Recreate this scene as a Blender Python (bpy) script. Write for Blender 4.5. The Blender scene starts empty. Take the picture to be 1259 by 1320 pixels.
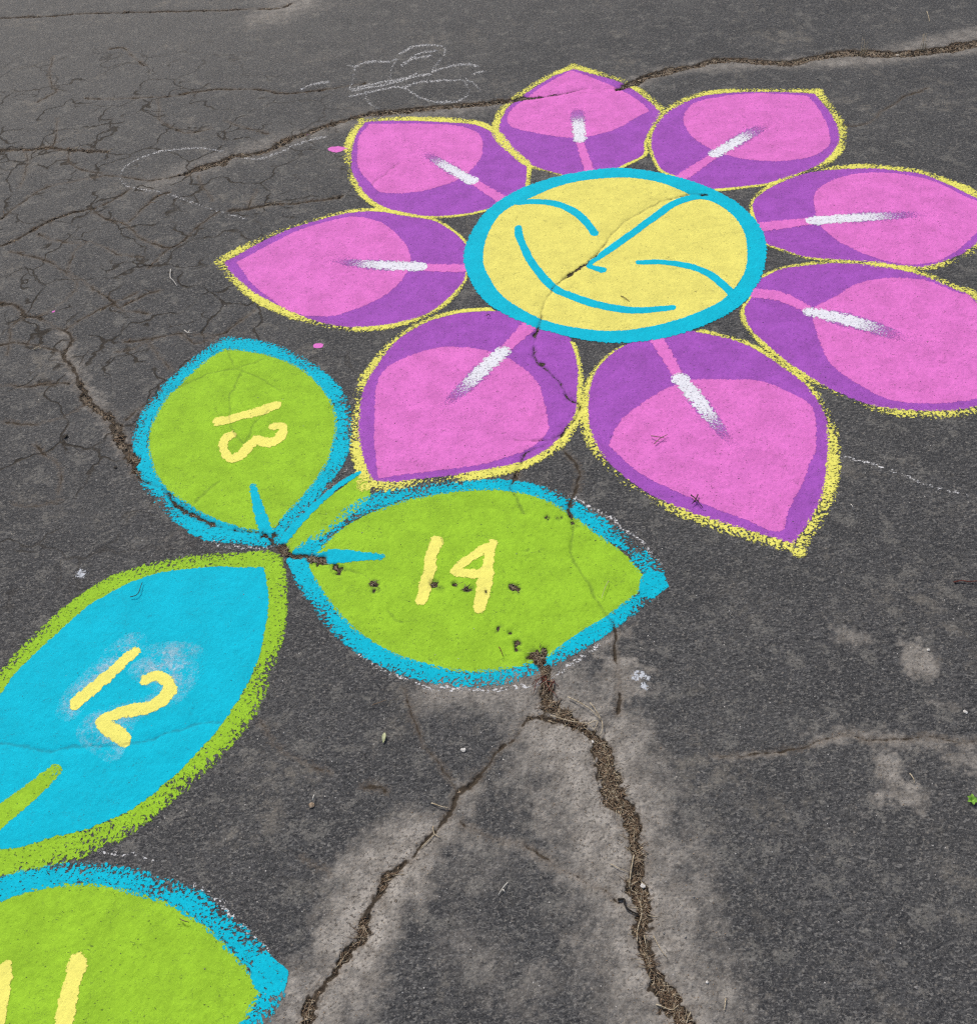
import bpy, math, random
import numpy as np
random.seed(7)
RNG = np.random.default_rng(7)
C = bpy.context.scene.collection
sc = bpy.context.scene

# ---------------------------------------------------------------- camera, light, exposure
CAM_H = 1.6; PITCH = math.radians(47.911); ROLL = math.radians(-4.6886)
cam = bpy.data.cameras.new('camera'); co = bpy.data.objects.new('camera', cam); C.objects.link(co)
cam.sensor_fit = 'HORIZONTAL'; cam.sensor_width = 36.0; cam.lens = 36.0 * 1310.12 / 1259.0
cam.clip_start = 0.05; cam.clip_end = 2000
from mathutils import Matrix, Vector
Fw = Vector((0, math.cos(PITCH), -math.sin(PITCH))); U0 = Vector((0, math.sin(PITCH), math.cos(PITCH))); R_0 = Vector((1, 0, 0))
Rt = math.cos(ROLL) * R_0 + math.sin(ROLL) * U0; Up = -math.sin(ROLL) * R_0 + math.cos(ROLL) * U0
co.matrix_world = Matrix(((Rt.x, Up.x, -Fw.x, 0), (Rt.y, Up.y, -Fw.y, 0), (Rt.z, Up.z, -Fw.z, CAM_H), (0, 0, 0, 1)))
sc.camera = co

SUN_EL = math.radians(52); SUN_AZ = math.radians(-28)     # azimuth of the sun, clockwise from +Y
w = bpy.data.worlds.new('World'); sc.world = w; w.use_nodes = True
nt = w.node_tree; nt.nodes.clear()
sky = nt.nodes.new('ShaderNodeTexSky'); sky.sky_type = 'NISHITA'; sky.sun_disc = False
sky.sun_elevation = SUN_EL; sky.sun_rotation = SUN_AZ; sky.air_density = 1.0; sky.dust_density = 4.0; sky.ozone_density = 1.0
bg = nt.nodes.new('ShaderNodeBackground'); bg.inputs['Strength'].default_value = 0.10
wo = nt.nodes.new('ShaderNodeOutputWorld')
nt.links.new(sky.outputs[0], bg.inputs[0]); nt.links.new(bg.outputs[0], wo.inputs[0])
sl = bpy.data.lights.new('sun', 'SUN'); so = bpy.data.objects.new('sun', sl); C.objects.link(so)
sl.energy = 2.0; sl.angle = math.radians(14); sl.color = (1.0, 0.955, 0.89)
sd = Vector((math.sin(SUN_AZ) * math.cos(SUN_EL), math.cos(SUN_AZ) * math.cos(SUN_EL), math.sin(SUN_EL)))
so.rotation_euler = sd.to_track_quat('Z', 'Y').to_euler()
sc.view_settings.view_transform = 'Standard'; sc.view_settings.look = 'None'
sc.view_settings.gamma = 1; sc.view_settings.exposure = 0.14; sc.view_settings.use_curve_mapping = False
sc.render.engine = 'CYCLES'
sc.cycles.transparent_max_bounces = 16; sc.cycles.max_bounces = 2; sc.cycles.diffuse_bounces = 2; sc.cycles.glossy_bounces = 1
sc.cycles.use_denoising = False; sc.cycles.use_adaptive_sampling = True; sc.cycles.adaptive_threshold = 0.03
sc.cycles.filter_width = 1.3

# ---------------------------------------------------------------- traced layout, metres on the ground
PETALS = [{"n":"top","o":[[[0.4191,3.4805],[0.5078,3.3991],[0.5742,3.3294],[0.6211,3.2314],[0.6546,3.1286],[0.6508,3.0925],[0.6067,3.008],[0.5762,2.9268],[0.562,2.8552],[0.5057,2.8132],[0.4635,2.7824],[0.3967,2.7452],[0.3289,2.7806],[0.3255,2.7422],[0.3068,2.7759],[0.2542,2.8167],[0.2063,2.8612],[0.1735,2.9278],[0.1462,2.9854],[0.1291,3.0577],[0.1399,3.143],[0.1626,3.2133],[0.2009,3.2775],[0.2676,3.3555],[0.3442,3.4346]],[0]],"f":[[[0.4091,3.4643],[0.3296,3.3962],[0.2325,3.283],[0.1778,3.2107],[0.1648,3.1388],[0.1863,3.0913],[0.2658,3.0349],[0.3759,2.9967],[0.4831,3.0187],[0.5763,3.0948],[0.6244,3.1285],[0.6051,3.196],[0.5511,3.2966],[0.4707,3.4]],[0,10]],"v":[[0.3783,2.9864,0.0112],[0.3816,2.894,0.0135],[0.3864,2.7821,0.0156]],"h":[[0.3971,3.1836,0.0126],[0.3902,3.1057,0.0199],[0.3801,2.9812,0.0194]]},{"n":"upper left","o":[[[-0.298,3.2174],[-0.1446,3.1992],[0.0243,3.1522],[0.0782,3.1223],[0.1286,3.0502],[0.1569,2.9641],[0.1876,2.8946],[0.2055,2.852],[0.1897,2.7272],[0.1783,2.6723],[0.1223,2.6753],[0.128,2.6266],[0.079,2.6268],[-0.0,2.6086],[-0.1011,2.6114],[-0.1753,2.6391],[-0.2368,2.682],[-0.2838,2.7471],[-0.3161,2.8295],[-0.3354,2.9245],[-0.3387,3.0329],[-0.3291,3.1341]],[0]],"f":[[[-0.2859,3.1995],[-0.0314,3.1512],[0.0495,3.1015],[0.0743,3.0517],[0.0761,2.9969],[0.0672,2.9259],[0.0376,2.865],[-0.0017,2.8073],[-0.0967,2.7619],[-0.1747,2.7499],[-0.2422,2.7647],[-0.2734,2.8229],[-0.3137,2.921],[-0.3213,3.0301],[-0.3161,3.1166]],[0]],"v":[[0.0251,2.803,0.0143],[0.0683,2.7385,0.0158],[0.1125,2.6754,0.0188]],"h":[[-0.1174,2.9895,0.0068],[-0.0656,2.9189,0.015],[-0.0199,2.8557,0.0184],[0.0293,2.7934,0.02]]},{"n":"upper right","o":[[[1.168,3.157],[1.069,3.1854],[0.9504,3.2064],[0.8155,3.2027],[0.7154,3.1446],[0.6563,3.0812],[0.6114,2.9922],[0.5898,2.8933],[0.5957,2.7624],[0.6432,2.7073],[0.6568,2.643],[0.7214,2.6308],[0.8188,2.6348],[0.8991,2.6438],[0.9892,2.6843],[1.0753,2.7332],[1.1445,2.8167],[1.1761,2.9125],[1.181,3.0173]],[0]],"f":[[[1.1397,3.1457],[0.9913,3.1904],[0.8576,3.1844],[0.7701,3.1533],[0.7239,3.0697],[0.7174,3.0095],[0.7336,2.9178],[0.784,2.838],[0.8534,2.7849],[0.9445,2.7611],[1.0445,2.7697],[1.1171,2.8231],[1.1434,2.9033],[1.1537,3.0426]],[0]],"v":[[0.7765,2.8251,0.013],[0.716,2.7704,0.0161],[0.632,2.6944,0.0205]],"h":[[0.9707,2.9819,0.0073],[0.9149,2.9415,0.0176],[0.8409,2.8808,0.0205],[0.772,2.8259,0.0204]]},{"n":"right","o":[[[1.1808,2.6826],[1.2679,2.6555],[1.336,2.6228],[1.3995,2.5443],[1.4417,2.4757],[1.5177,2.4212],[1.354,2.2642],[1.2765,2.2117],[1.1949,2.1795],[1.1278,2.1889],[1.0122,2.2301],[0.9053,2.2597],[0.857,2.2972],[0.8048,2.3434],[0.7681,2.3829],[0.8047,2.4224],[0.8087,2.4909],[0.8291,2.5614],[0.9133,2.6373],[1.0295,2.6845]],[5]],"f":[[[1.4933,2.4249],[1.4264,2.4699],[1.3518,2.5815],[1.2544,2.6422],[1.1401,2.6538],[1.0498,2.6159],[1.0039,2.5637],[0.981,2.481],[0.9766,2.3834],[1.0181,2.2982],[1.0831,2.2271],[1.1631,2.191],[1.2571,2.2144],[1.3729,2.3135]],[0]],"v":[[0.9626,2.4301,0.0168],[0.8793,2.4249,0.0205],[0.7966,2.4216,0.0224]],"h":[[1.2762,2.4205,0.0076],[1.1803,2.4231,0.0152],[1.0739,2.4272,0.0209],[0.9579,2.4288,0.0209]]},{"n":"lower right","o":[[[0.9329,2.2286],[1.036,2.2139],[1.1062,2.185],[1.1702,2.1413],[1.2255,2.0763],[1.2598,2.0191],[1.2816,1.6948],[1.194,1.6597],[1.1154,1.6431],[1.0498,1.6381],[0.9749,1.6472],[0.9199,1.6617],[0.8731,1.6869],[0.829,1.7275],[0.7857,1.7754],[0.7487,1.8323],[0.7156,1.8963],[0.6882,1.9633],[0.6789,2.0143],[0.688,2.0708],[0.73,2.1452],[0.7127,2.1867],[0.7576,2.189],[0.8231,2.2215]],[6]],"f":[[[1.258,1.6977],[1.2569,2.0115],[1.2211,2.0669],[1.1639,2.1234],[1.0921,2.142],[1.0225,2.138],[0.9627,2.1125],[0.9105,2.0765],[0.861,2.0474],[0.8433,2.0003],[0.8354,1.9209],[0.837,1.8369],[0.8618,1.7742],[0.906,1.718],[0.9418,1.6854],[1.0046,1.6671],[1.0741,1.6665],[1.1261,1.6707],[1.2064,1.6902]],[0]],"v":[[0.8462,2.0365,0.0117],[0.8108,2.0803,0.0182],[0.7781,2.1078,0.0197],[0.7156,2.1298,0.0201]],"h":[[1.0492,1.8917,0.006],[1.0153,1.9203,0.0151],[0.9543,1.9683,0.0216],[0.8975,2.0041,0.0221],[0.8464,2.03,0.016]]},{"n":"lower middle","o":[[[0.6092,1.291],[0.6652,1.3574],[0.7089,1.4265],[0.7415,1.506],[0.7699,1.6053],[0.7758,1.6819],[0.7613,1.766],[0.7162,1.8494],[0.6648,1.9208],[0.6005,1.9656],[0.53,1.9982],[0.4587,2.0236],[0.3989,1.9773],[0.3488,1.9497],[0.3022,1.9022],[0.2697,1.8443],[0.2527,1.7793],[0.2436,1.707],[0.2472,1.6523],[0.26,1.5909],[0.2923,1.5293],[0.3429,1.4609],[0.4078,1.4056],[0.4726,1.3656],[0.5375,1.33],[0.5795,1.3066]],[0]],"f":[[[0.5971,1.3298],[0.6314,1.394],[0.6918,1.4905],[0.7301,1.5653],[0.7504,1.6382],[0.7524,1.6935],[0.7213,1.7378],[0.6619,1.7867],[0.5938,1.8051],[0.518,1.8117],[0.4544,1.7959],[0.3925,1.7583],[0.3428,1.7195],[0.3098,1.6834],[0.2794,1.6183],[0.3203,1.5403],[0.3813,1.4772],[0.4583,1.4132],[0.5259,1.3662],[0.5761,1.3285]],[0,14]],"v":[[0.4767,1.8169,0.0119],[0.4646,1.8932,0.0153],[0.4488,1.9762,0.0168]],"h":[[0.5513,1.5814,0.0039],[0.5307,1.6466,0.012],[0.5048,1.7363,0.0185],[0.4785,1.8167,0.0191]]},{"n":"lower left","o":[[[-0.2522,1.5677],[-0.2726,1.6331],[-0.2839,1.7086],[-0.2835,1.7947],[-0.2733,1.8908],[-0.2388,1.9811],[-0.1917,2.0578],[-0.1218,2.1177],[-0.0398,2.146],[0.0417,2.1466],[0.0815,2.1345],[0.1396,2.1272],[0.1452,2.0689],[0.209,2.0723],[0.2342,2.0136],[0.2458,1.9432],[0.2439,1.8644],[0.233,1.7971],[0.2235,1.7332],[0.1961,1.6866],[0.167,1.6415],[0.1159,1.6003],[0.0537,1.5782],[-0.0398,1.5661],[-0.1324,1.5612],[-0.2016,1.5556]],[0]],"f":[[[-0.2341,1.5728],[-0.2449,1.656],[-0.2482,1.7609],[-0.245,1.8717],[-0.2229,1.9469],[-0.1764,1.9812],[-0.124,2.003],[-0.0616,2.012],[0.0063,1.994],[0.061,1.9598],[0.1138,1.9042],[0.1435,1.8389],[0.1516,1.7704],[0.1542,1.7054],[0.1354,1.6589],[0.0946,1.6225],[0.0081,1.5932],[-0.0854,1.5846],[-0.1785,1.576]],[0]],"v":[[0.0637,1.9715,0.0131],[0.102,2.0185,0.0167],[0.146,2.0757,0.0205]],"h":[[-0.0878,1.7899,0.0046],[-0.0398,1.842,0.0138],[0.0102,1.9071,0.0199],[0.0678,1.974,0.0193]]},{"n":"left","o":[[[-0.6791,2.4654],[-0.585,2.5501],[-0.4891,2.6161],[-0.3888,2.6559],[-0.3211,2.6711],[-0.2457,2.6635],[-0.149,2.6199],[-0.0816,2.5852],[-0.0241,2.5114],[0.003,2.4529],[0.0375,2.3941],[-0.0007,2.3376],[-0.0145,2.2835],[-0.0544,2.215],[-0.1048,2.1613],[-0.1664,2.1302],[-0.2455,2.1164],[-0.3358,2.1283],[-0.4286,2.175],[-0.4938,2.2238],[-0.561,2.2843],[-0.6119,2.3451],[-0.6502,2.4051]],[0]],"f":[[[-0.6431,2.4603],[-0.551,2.5412],[-0.4543,2.6109],[-0.3677,2.6403],[-0.3135,2.6433],[-0.245,2.6043],[-0.1967,2.5368],[-0.1639,2.4618],[-0.158,2.3912],[-0.1712,2.3271],[-0.2153,2.2584],[-0.2774,2.2114],[-0.3377,2.1827],[-0.3984,2.1789],[-0.4612,2.1993],[-0.5286,2.2695],[-0.586,2.3476],[-0.6187,2.4117]],[0]],"v":[[-0.1383,2.3645,0.0144],[-0.0708,2.3513,0.018],[-0.0014,2.3415,0.018]],"h":[[-0.3857,2.4368,0.0053],[-0.305,2.4066,0.0142],[-0.2191,2.3833,0.0197],[-0.1298,2.3651,0.0216]]}]
RING = [[[[-0.0097,2.3924],[0.0126,2.4981],[0.0695,2.6209],[0.1806,2.7254],[0.3197,2.7791],[0.4719,2.7912],[0.5899,2.7426],[0.6966,2.6625],[0.7766,2.5528],[0.8125,2.4251],[0.8019,2.311],[0.7542,2.1823],[0.6779,2.0787],[0.5648,2.0075],[0.4564,1.9753],[0.339,1.9753],[0.2331,2.015],[0.127,2.0846],[0.0427,2.1761],[0.0023,2.2871]],[]],[[[0.0391,2.3854],[0.0626,2.5065],[0.1124,2.6082],[0.194,2.6672],[0.3142,2.731],[0.4644,2.7401],[0.5732,2.6992],[0.6469,2.629],[0.7324,2.5431],[0.7657,2.432],[0.7553,2.3178],[0.7227,2.2128],[0.6549,2.118],[0.5766,2.0663],[0.4654,2.0269],[0.3451,2.0177],[0.2372,2.0509],[0.1596,2.1029],[0.0834,2.1962],[0.0498,2.2947]],[]]]
FACE = {"eyes":[[[0.1605,2.6469,0.0126],[0.2101,2.6435,0.0125],[0.2594,2.6276,0.0134],[0.3134,2.5778,0.0125],[0.3462,2.5018,0.0118],[0.3576,2.4553,0.011]],[[0.4568,2.302,0.009],[0.5261,2.2921,0.0107],[0.593,2.2611,0.0117],[0.6367,2.2126,0.0115],[0.663,2.1552,0.0112],[0.6753,2.102,0.0115]]],"nose":[[0.7028,2.5933,0.0166],[0.6754,2.6017,0.0161],[0.6206,2.585,0.0139],[0.5624,2.5402,0.0121],[0.4724,2.4539,0.0115],[0.3969,2.3807,0.0114],[0.3267,2.315,0.0073],[0.3404,2.2914,0.0089],[0.3555,2.2803,0.0114]],"smile":[[0.15,2.5174,0.01],[0.1531,2.435,0.0101],[0.1799,2.3159,0.0106],[0.224,2.2158,0.012],[0.2881,2.1548,0.0121],[0.3586,2.112,0.0127],[0.4309,2.0908,0.0113],[0.509,2.095,0.0095]]}
LEAVES = [{"n":"13","i":[[[-0.6334,2.0799],[-0.5765,2.0648],[-0.5092,2.0361],[-0.4301,1.9729],[-0.3787,1.904],[-0.3462,1.8277],[-0.3343,1.758],[-0.34,1.6794],[-0.3557,1.6181],[-0.3914,1.5434],[-0.43,1.4893],[-0.458,1.4424],[-0.5068,1.4477],[-0.56,1.4696],[-0.6148,1.504],[-0.6741,1.5572],[-0.7257,1.612],[-0.7606,1.6896],[-0.7772,1.7633],[-0.7745,1.831],[-0.7537,1.9133],[-0.7111,1.9894],[-0.6698,2.0454]],[0,11]],"o":[[[-0.6477,2.1181],[-0.613,2.1183],[-0.5128,2.0799],[-0.4495,2.0327],[-0.3812,1.9552],[-0.3293,1.875],[-0.3076,1.8031],[-0.3038,1.7411],[-0.3124,1.6576],[-0.3364,1.5917],[-0.3764,1.5186],[-0.4153,1.4598],[-0.4404,1.4068],[-0.4778,1.4057],[-0.5415,1.4211],[-0.5972,1.4346],[-0.6547,1.4799],[-0.7044,1.5321],[-0.7496,1.5955],[-0.7824,1.6608],[-0.8043,1.747],[-0.8075,1.8077],[-0.7969,1.8828],[-0.7653,1.9521],[-0.7166,2.0291],[-0.6788,2.0858]],[0,12]],"v":[[-0.5138,1.5784,0.0067],[-0.4956,1.5113,0.0115],[-0.4681,1.4261,0.0144]],"d":[[[-0.6176,1.8027,0.014],[-0.5514,1.819,0.0141],[-0.4852,1.8439,0.0142]],[[-0.5792,1.753,0.0127],[-0.5954,1.7366,0.012],[-0.5961,1.711,0.0104],[-0.5821,1.6815,0.0113],[-0.5654,1.6745,0.0156],[-0.5423,1.692,0.0141],[-0.5244,1.7282,0.0159],[-0.4893,1.7164,0.0158],[-0.4654,1.7316,0.0133],[-0.4625,1.7654,0.01],[-0.4829,1.7705,0.0128]]]},{"n":"14","i":[[[-0.3595,1.376],[-0.3148,1.429],[-0.2473,1.4725],[-0.1578,1.5043],[-0.0606,1.5178],[0.0369,1.5115],[0.1043,1.4843],[0.1676,1.4311],[0.2252,1.3575],[0.2745,1.2919],[0.2989,1.2393],[0.2798,1.2014],[0.2159,1.1495],[0.1487,1.108],[0.0902,1.0696],[0.0284,1.0504],[-0.0553,1.0476],[-0.1272,1.0655],[-0.2051,1.1021],[-0.2739,1.1573],[-0.3267,1.232],[-0.3696,1.3091],[-0.3812,1.345]],[10]],"o":[[[-0.4222,1.3576],[-0.4033,1.3892],[-0.3688,1.4219],[-0.3299,1.457],[-0.2897,1.4998],[-0.248,1.5181],[-0.1996,1.5335],[-0.1012,1.5435],[0.0518,1.5308],[0.1392,1.4907],[0.1952,1.4414],[0.2659,1.3616],[0.3235,1.2746],[0.3388,1.2117],[0.2587,1.1498],[0.1783,1.0971],[0.1003,1.0548],[0.0265,1.0262],[-0.0452,1.0196],[-0.1158,1.0331],[-0.187,1.0603],[-0.2602,1.111],[-0.3308,1.1852],[-0.3867,1.279]],[0,13]],"v":[[-0.3659,1.3579,0.0105],[-0.3258,1.3578,0.0188],[-0.2855,1.3535,0.0144],[-0.2261,1.3451,0.0062]],"d":[[[-0.1132,1.3771,0.0116],[-0.1294,1.3001,0.0121],[-0.1449,1.2249,0.011]],[[0.0018,1.3562,0.0098],[-0.0414,1.3275,0.0114],[-0.0761,1.2945,0.0111],[-0.0484,1.2815,0.0127],[-0.0111,1.2757,0.0119]],[[0.0021,1.3604,0.0097],[-0.0141,1.278,0.0127],[-0.0312,1.1961,0.0139]]]},{"n":"12","i":[[[-0.4691,1.344],[-0.4544,1.2644],[-0.4554,1.1535],[-0.4695,1.0807],[-0.5018,1.0018],[-0.5429,0.9343],[-0.6046,0.8661],[-0.666,0.8169],[-0.7317,0.7975],[-0.7978,0.7839],[-0.8632,0.7731],[-0.9407,0.7702],[-1.0216,0.7866],[-1.0199,0.9089],[-0.9863,0.9985],[-0.9441,1.0817],[-0.9302,1.1252],[-0.8793,1.201],[-0.8161,1.2807],[-0.7478,1.3284],[-0.6795,1.3497],[-0.5968,1.3544]],[0,12]],"o":[[[-0.4647,1.3851],[-0.4357,1.3674],[-0.4203,1.2805],[-0.4164,1.1938],[-0.4306,1.1065],[-0.4486,1.0198],[-0.4818,0.9552],[-0.5402,0.881],[-0.5982,0.8251],[-0.6589,0.7774],[-0.7222,0.7518],[-0.7871,0.7386],[-0.8526,0.733],[-0.9439,0.7373],[-1.056,0.7639],[-1.056,0.9272],[-1.0179,1.0337],[-0.9576,1.1331],[-0.9106,1.2171],[-0.847,1.2976],[-0.7805,1.35],[-0.7007,1.3775],[-0.601,1.387],[-0.5269,1.3855]],[0,1,14]],"v":[[-0.9553,0.7755,0.0226],[-0.8999,0.8119,0.0214],[-0.8791,0.834,0.0217],[-0.8379,0.8736,0.0186],[-0.8032,0.9121,0.0137]],"d":[[[-0.7052,1.1565,0.0123],[-0.7497,1.0991,0.013],[-0.7936,1.049,0.0129]],[[-0.6701,1.0897,0.0111],[-0.6464,1.0978,0.0117],[-0.6246,1.0802,0.011],[-0.6243,1.0497,0.0138],[-0.657,1.0279,0.0133],[-0.706,1.021,0.0141],[-0.7375,1.006,0.0111],[-0.7132,0.9829,0.0145],[-0.6881,0.9616,0.0132]]]},{"n":"11","i":[[[-0.8414,0.6902],[-0.7926,0.7027],[-0.7405,0.7061],[-0.6754,0.7007],[-0.6147,0.6797],[-0.5559,0.6567],[-0.5036,0.623],[-0.4558,0.5798],[-0.4215,0.5441],[-0.3986,0.5139],[-0.4097,0.4938],[-0.4219,0.4711],[-0.4525,0.4418],[-0.5158,0.4088],[-0.6177,0.3864],[-0.7406,0.3905],[-0.8881,0.4362],[-1.0141,0.5358],[-0.965,0.642]],[9,17]],"o":[[[-0.8486,0.7176],[-0.8031,0.7301],[-0.7308,0.7346],[-0.6464,0.7229],[-0.5822,0.7014],[-0.5262,0.6769],[-0.483,0.647],[-0.4307,0.6003],[-0.389,0.5598],[-0.3629,0.5379],[-0.3668,0.5114],[-0.3857,0.4715],[-0.4174,0.432],[-0.4852,0.3896],[-0.6024,0.364],[-0.7351,0.3687],[-0.9046,0.4172],[-1.0507,0.5386],[-0.9923,0.6687]],[9,17]],"v":[[-1.008,0.5353,0.0132],[-0.9412,0.5302,0.0109],[-0.8681,0.5224,0.0054]],"d":[[[-0.8055,0.5761,0.0122],[-0.7995,0.5304,0.0132],[-0.7944,0.4759,0.013]],[[-0.6918,0.5799,0.0132],[-0.6926,0.5333,0.0136],[-0.6936,0.4896,0.0145],[-0.6935,0.4578,0.0142]]]}]
STEM = {"f":[[[-0.4357,1.3884],[-0.4148,1.4509],[-0.3769,1.4981],[-0.3365,1.535],[-0.3002,1.5684],[-0.2735,1.5989],[-0.2514,1.5185],[-0.284,1.4765],[-0.329,1.4349],[-0.3683,1.4003],[-0.4006,1.372]],[0]],"e":[[[-0.4327,1.4137,0.0097],[-0.4152,1.4443,0.01],[-0.3769,1.4981,0.0084],[-0.3337,1.5486,0.0076],[-0.3005,1.578,0.0068],[-0.2785,1.5923,0.0058]]]}
CHALK = {"scribble":[[[-0.3752,3.6453,0.005],[-0.345,3.6073,0.0034],[-0.3519,3.5135,0.0034],[-0.3566,3.4529,0.0059],[-0.2752,3.4628,0.007],[-0.1907,3.4846,0.0068],[-0.1433,3.5113,0.007],[-0.0767,3.5223,0.0071]],[[-0.3453,3.6181,0.0052],[-0.3266,3.6472,0.0069],[-0.2782,3.6602,0.0076],[-0.2197,3.6494,0.0075],[-0.1925,3.673,0.0035],[-0.2098,3.5933,0.0036],[-0.2191,3.5104,0.0034]],[[-0.1856,3.7096,0.0062],[-0.1409,3.7532,0.0073],[-0.0813,3.758,0.0077],[-0.0177,3.73,0.0043],[-0.0349,3.6481,0.0038],[-0.0715,3.5425,0.0039]],[[-0.0715,3.5425,0.0067],[-0.0181,3.5689,0.007],[0.0398,3.5798,0.0073],[0.0868,3.5604,0.0069]],[[-0.3534,3.4081,0.0069],[-0.2932,3.4215,0.0069],[-0.2281,3.4402,0.007],[-0.172,3.4403,0.0061],[-0.1353,3.3836,0.0046],[-0.0902,3.3265,0.0057],[-0.0269,3.3057,0.0066],[0.0381,3.3333,0.0041],[0.0413,3.443,0.0041],[-0.0216,3.4645,0.007],[-0.1061,3.4694,0.007],[-0.172,3.4403,0.0066]],[[0.0441,3.463,0.0048],[0.0745,3.4166,0.004],[0.0857,3.3645,0.0034]],[[-0.3024,3.4131,0.0032],[-0.2919,3.3519,0.0037],[-0.2546,3.3009,0.0044]],[[-0.1761,3.6087,0.0052],[-0.1219,3.6865,0.0064],[-0.0529,3.7072,0.0075]],[[-0.1712,3.6295,0.0067],[-0.1321,3.6551,0.0072],[-0.0734,3.6663,0.0075]],[[0.0741,3.4991,0.0069],[0.1078,3.5098,0.0069]],[[-0.3503,3.4619,0.0069],[-0.2662,3.4878,0.007],[-0.1812,3.5036,0.0069],[-0.1239,3.5393,0.0065]],[[-0.5301,3.4836,0.0062],[-0.4941,3.5141,0.0069],[-0.4379,3.529,0.0072]]],"arc":[[[-0.7568,3.102,0.005],[-0.8094,3.1222,0.0053],[-0.8951,3.1362,0.0056],[-0.9617,3.1321,0.0058],[-1.0226,3.0956,0.0053],[-1.0593,3.0447,0.0041],[-1.0658,2.9903,0.0026],[-1.0363,2.9391,0.0034],[-0.9727,2.8957,0.0042],[-0.9049,2.8701,0.0041],[-0.8336,2.8147,0.0037],[-0.7644,2.7635,0.0038],[-0.7059,2.7261,0.0039],[-0.6364,2.6848,0.0039]],[[-0.7154,3.0656,0.0048],[-0.6335,3.0295,0.0055],[-0.5626,3.0703,0.0052],[-0.4909,3.1168,0.0055],[-0.4255,3.1314,0.0057]]],"right":[[[0.7818,1.5228,0.0032],[0.8111,1.5027,0.0031],[0.8392,1.4853,0.0031],[0.8808,1.4596,0.0031],[0.925,1.4202,0.003],[0.9659,1.3976,0.003],[1.0016,1.3847,0.003]]],"tip14":[[[0.1771,1.4704,0.0034],[0.2295,1.4264,0.0032],[0.2706,1.3718,0.0031],[0.3114,1.3251,0.003],[0.3378,1.267,0.0028]]],"under14":[[[-0.2681,1.1065,0.0028],[-0.2263,1.0727,0.0029],[-0.1683,1.0398,0.0029],[-0.0969,1.0162,0.003],[-0.0116,1.0081,0.003],[0.06,1.0112,0.0029],[0.1207,1.0425,0.0029],[0.1918,1.0877,0.0029]]],"low12":[[[-0.6929,0.7573,0.0018],[-0.6631,0.7508,0.0018],[-0.6293,0.7426,0.0018],[-0.5888,0.7312,0.0018]]],"up11":[[[-0.5276,0.6871,0.0023],[-0.4901,0.6588,0.0023],[-0.4491,0.6246,0.0022],[-0.4086,0.5855,0.0022],[-0.3879,0.5547,0.0022]]],"base13":[[[-0.6054,1.4344,0.0023],[-0.5568,1.412,0.0024],[-0.5066,1.4002,0.0025],[-0.4581,1.4035,0.0026]]],"near13":[[[-0.3088,1.62,0.0018],[-0.3249,1.5856,0.0018],[-0.3504,1.5412,0.0018]]]}
SMUDGE = [[[[-0.742,1.1764],[-0.712,1.1955],[-0.6878,1.1784],[-0.7206,1.1419],[-0.7616,1.0848],[-0.793,1.0258],[-0.8195,1.0349],[-0.811,1.0759],[-0.7773,1.1262]],[]],[[[-0.6997,1.1082],[-0.6604,1.1396],[-0.5988,1.1265],[-0.5765,1.0928],[-0.5896,1.0599],[-0.6123,1.0369],[-0.6754,1.0099],[-0.6968,0.9329],[-0.7353,0.9519],[-0.7705,0.9866],[-0.7554,1.0174],[-0.6738,1.0427],[-0.6412,1.0648]],[]],[[[-0.6774,1.152],[-0.6421,1.1666],[-0.5846,1.1536],[-0.5822,1.1355],[-0.6225,1.1359],[-0.65,1.1209]],[]]]
DROPS = [[[-0.4012,3.053,0.0141],[-0.3836,3.0476,0.0197],[-0.3639,3.0493,0.01],[-0.349,3.0494,0.006]],[[-0.3982,2.0588,0.0093],[-0.3902,2.0578,0.0093]],[[-0.4922,3.1664,0.0041],[-0.485,3.1729,0.0041]],[[-1.1203,2.2946,0.0032],[-1.1168,2.2976,0.0032]]]
SPLAT = [[[-0.8515,1.3677,0.0081],[-0.8462,1.3651,0.009]],[[0.2458,1.0118,0.0084],[0.2585,1.0105,0.0084]],[[0.2536,0.9893,0.0041],[0.2589,0.9872,0.0041]]]
PITS = [[-0.3214,1.3284,0.0122],[-0.3132,1.3235,0.0101],[-0.2442,1.2781,0.0099],[-0.2393,1.2618,0.0059],[-0.1225,1.2634,0.0118],[-0.1102,1.2543,0.0078],[-0.079,1.2589,0.0069],[-0.0548,1.2447,0.0087],[-0.0197,1.2352,0.0058],[0.0348,1.2412,0.0097],[0.0452,1.2363,0.0097],[0.0019,1.1444,0.0073],[0.0248,1.1312,0.0045],[0.0332,1.1052,0.0071],[0.0337,1.0927,0.0053],[0.0734,1.3298,0.0041],[0.1188,1.4188,0.0044],[0.1447,1.4159,0.0044],[0.1752,1.3973,0.0086],[0.0829,1.0844,0.007],[0.0629,1.0741,0.0122],[0.0733,1.0609,0.012],[0.0582,1.0868,0.0053],[0.0524,1.0543,0.0068],[0.0802,1.0724,0.0087],[0.1588,1.9205,0.0058],[-0.3674,1.356,0.0124],[-0.3543,1.3504,0.0124],[-0.4328,1.3923,0.0127],[-0.4569,1.4292,0.0086],[-0.4772,1.4358,0.0087]]
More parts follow.
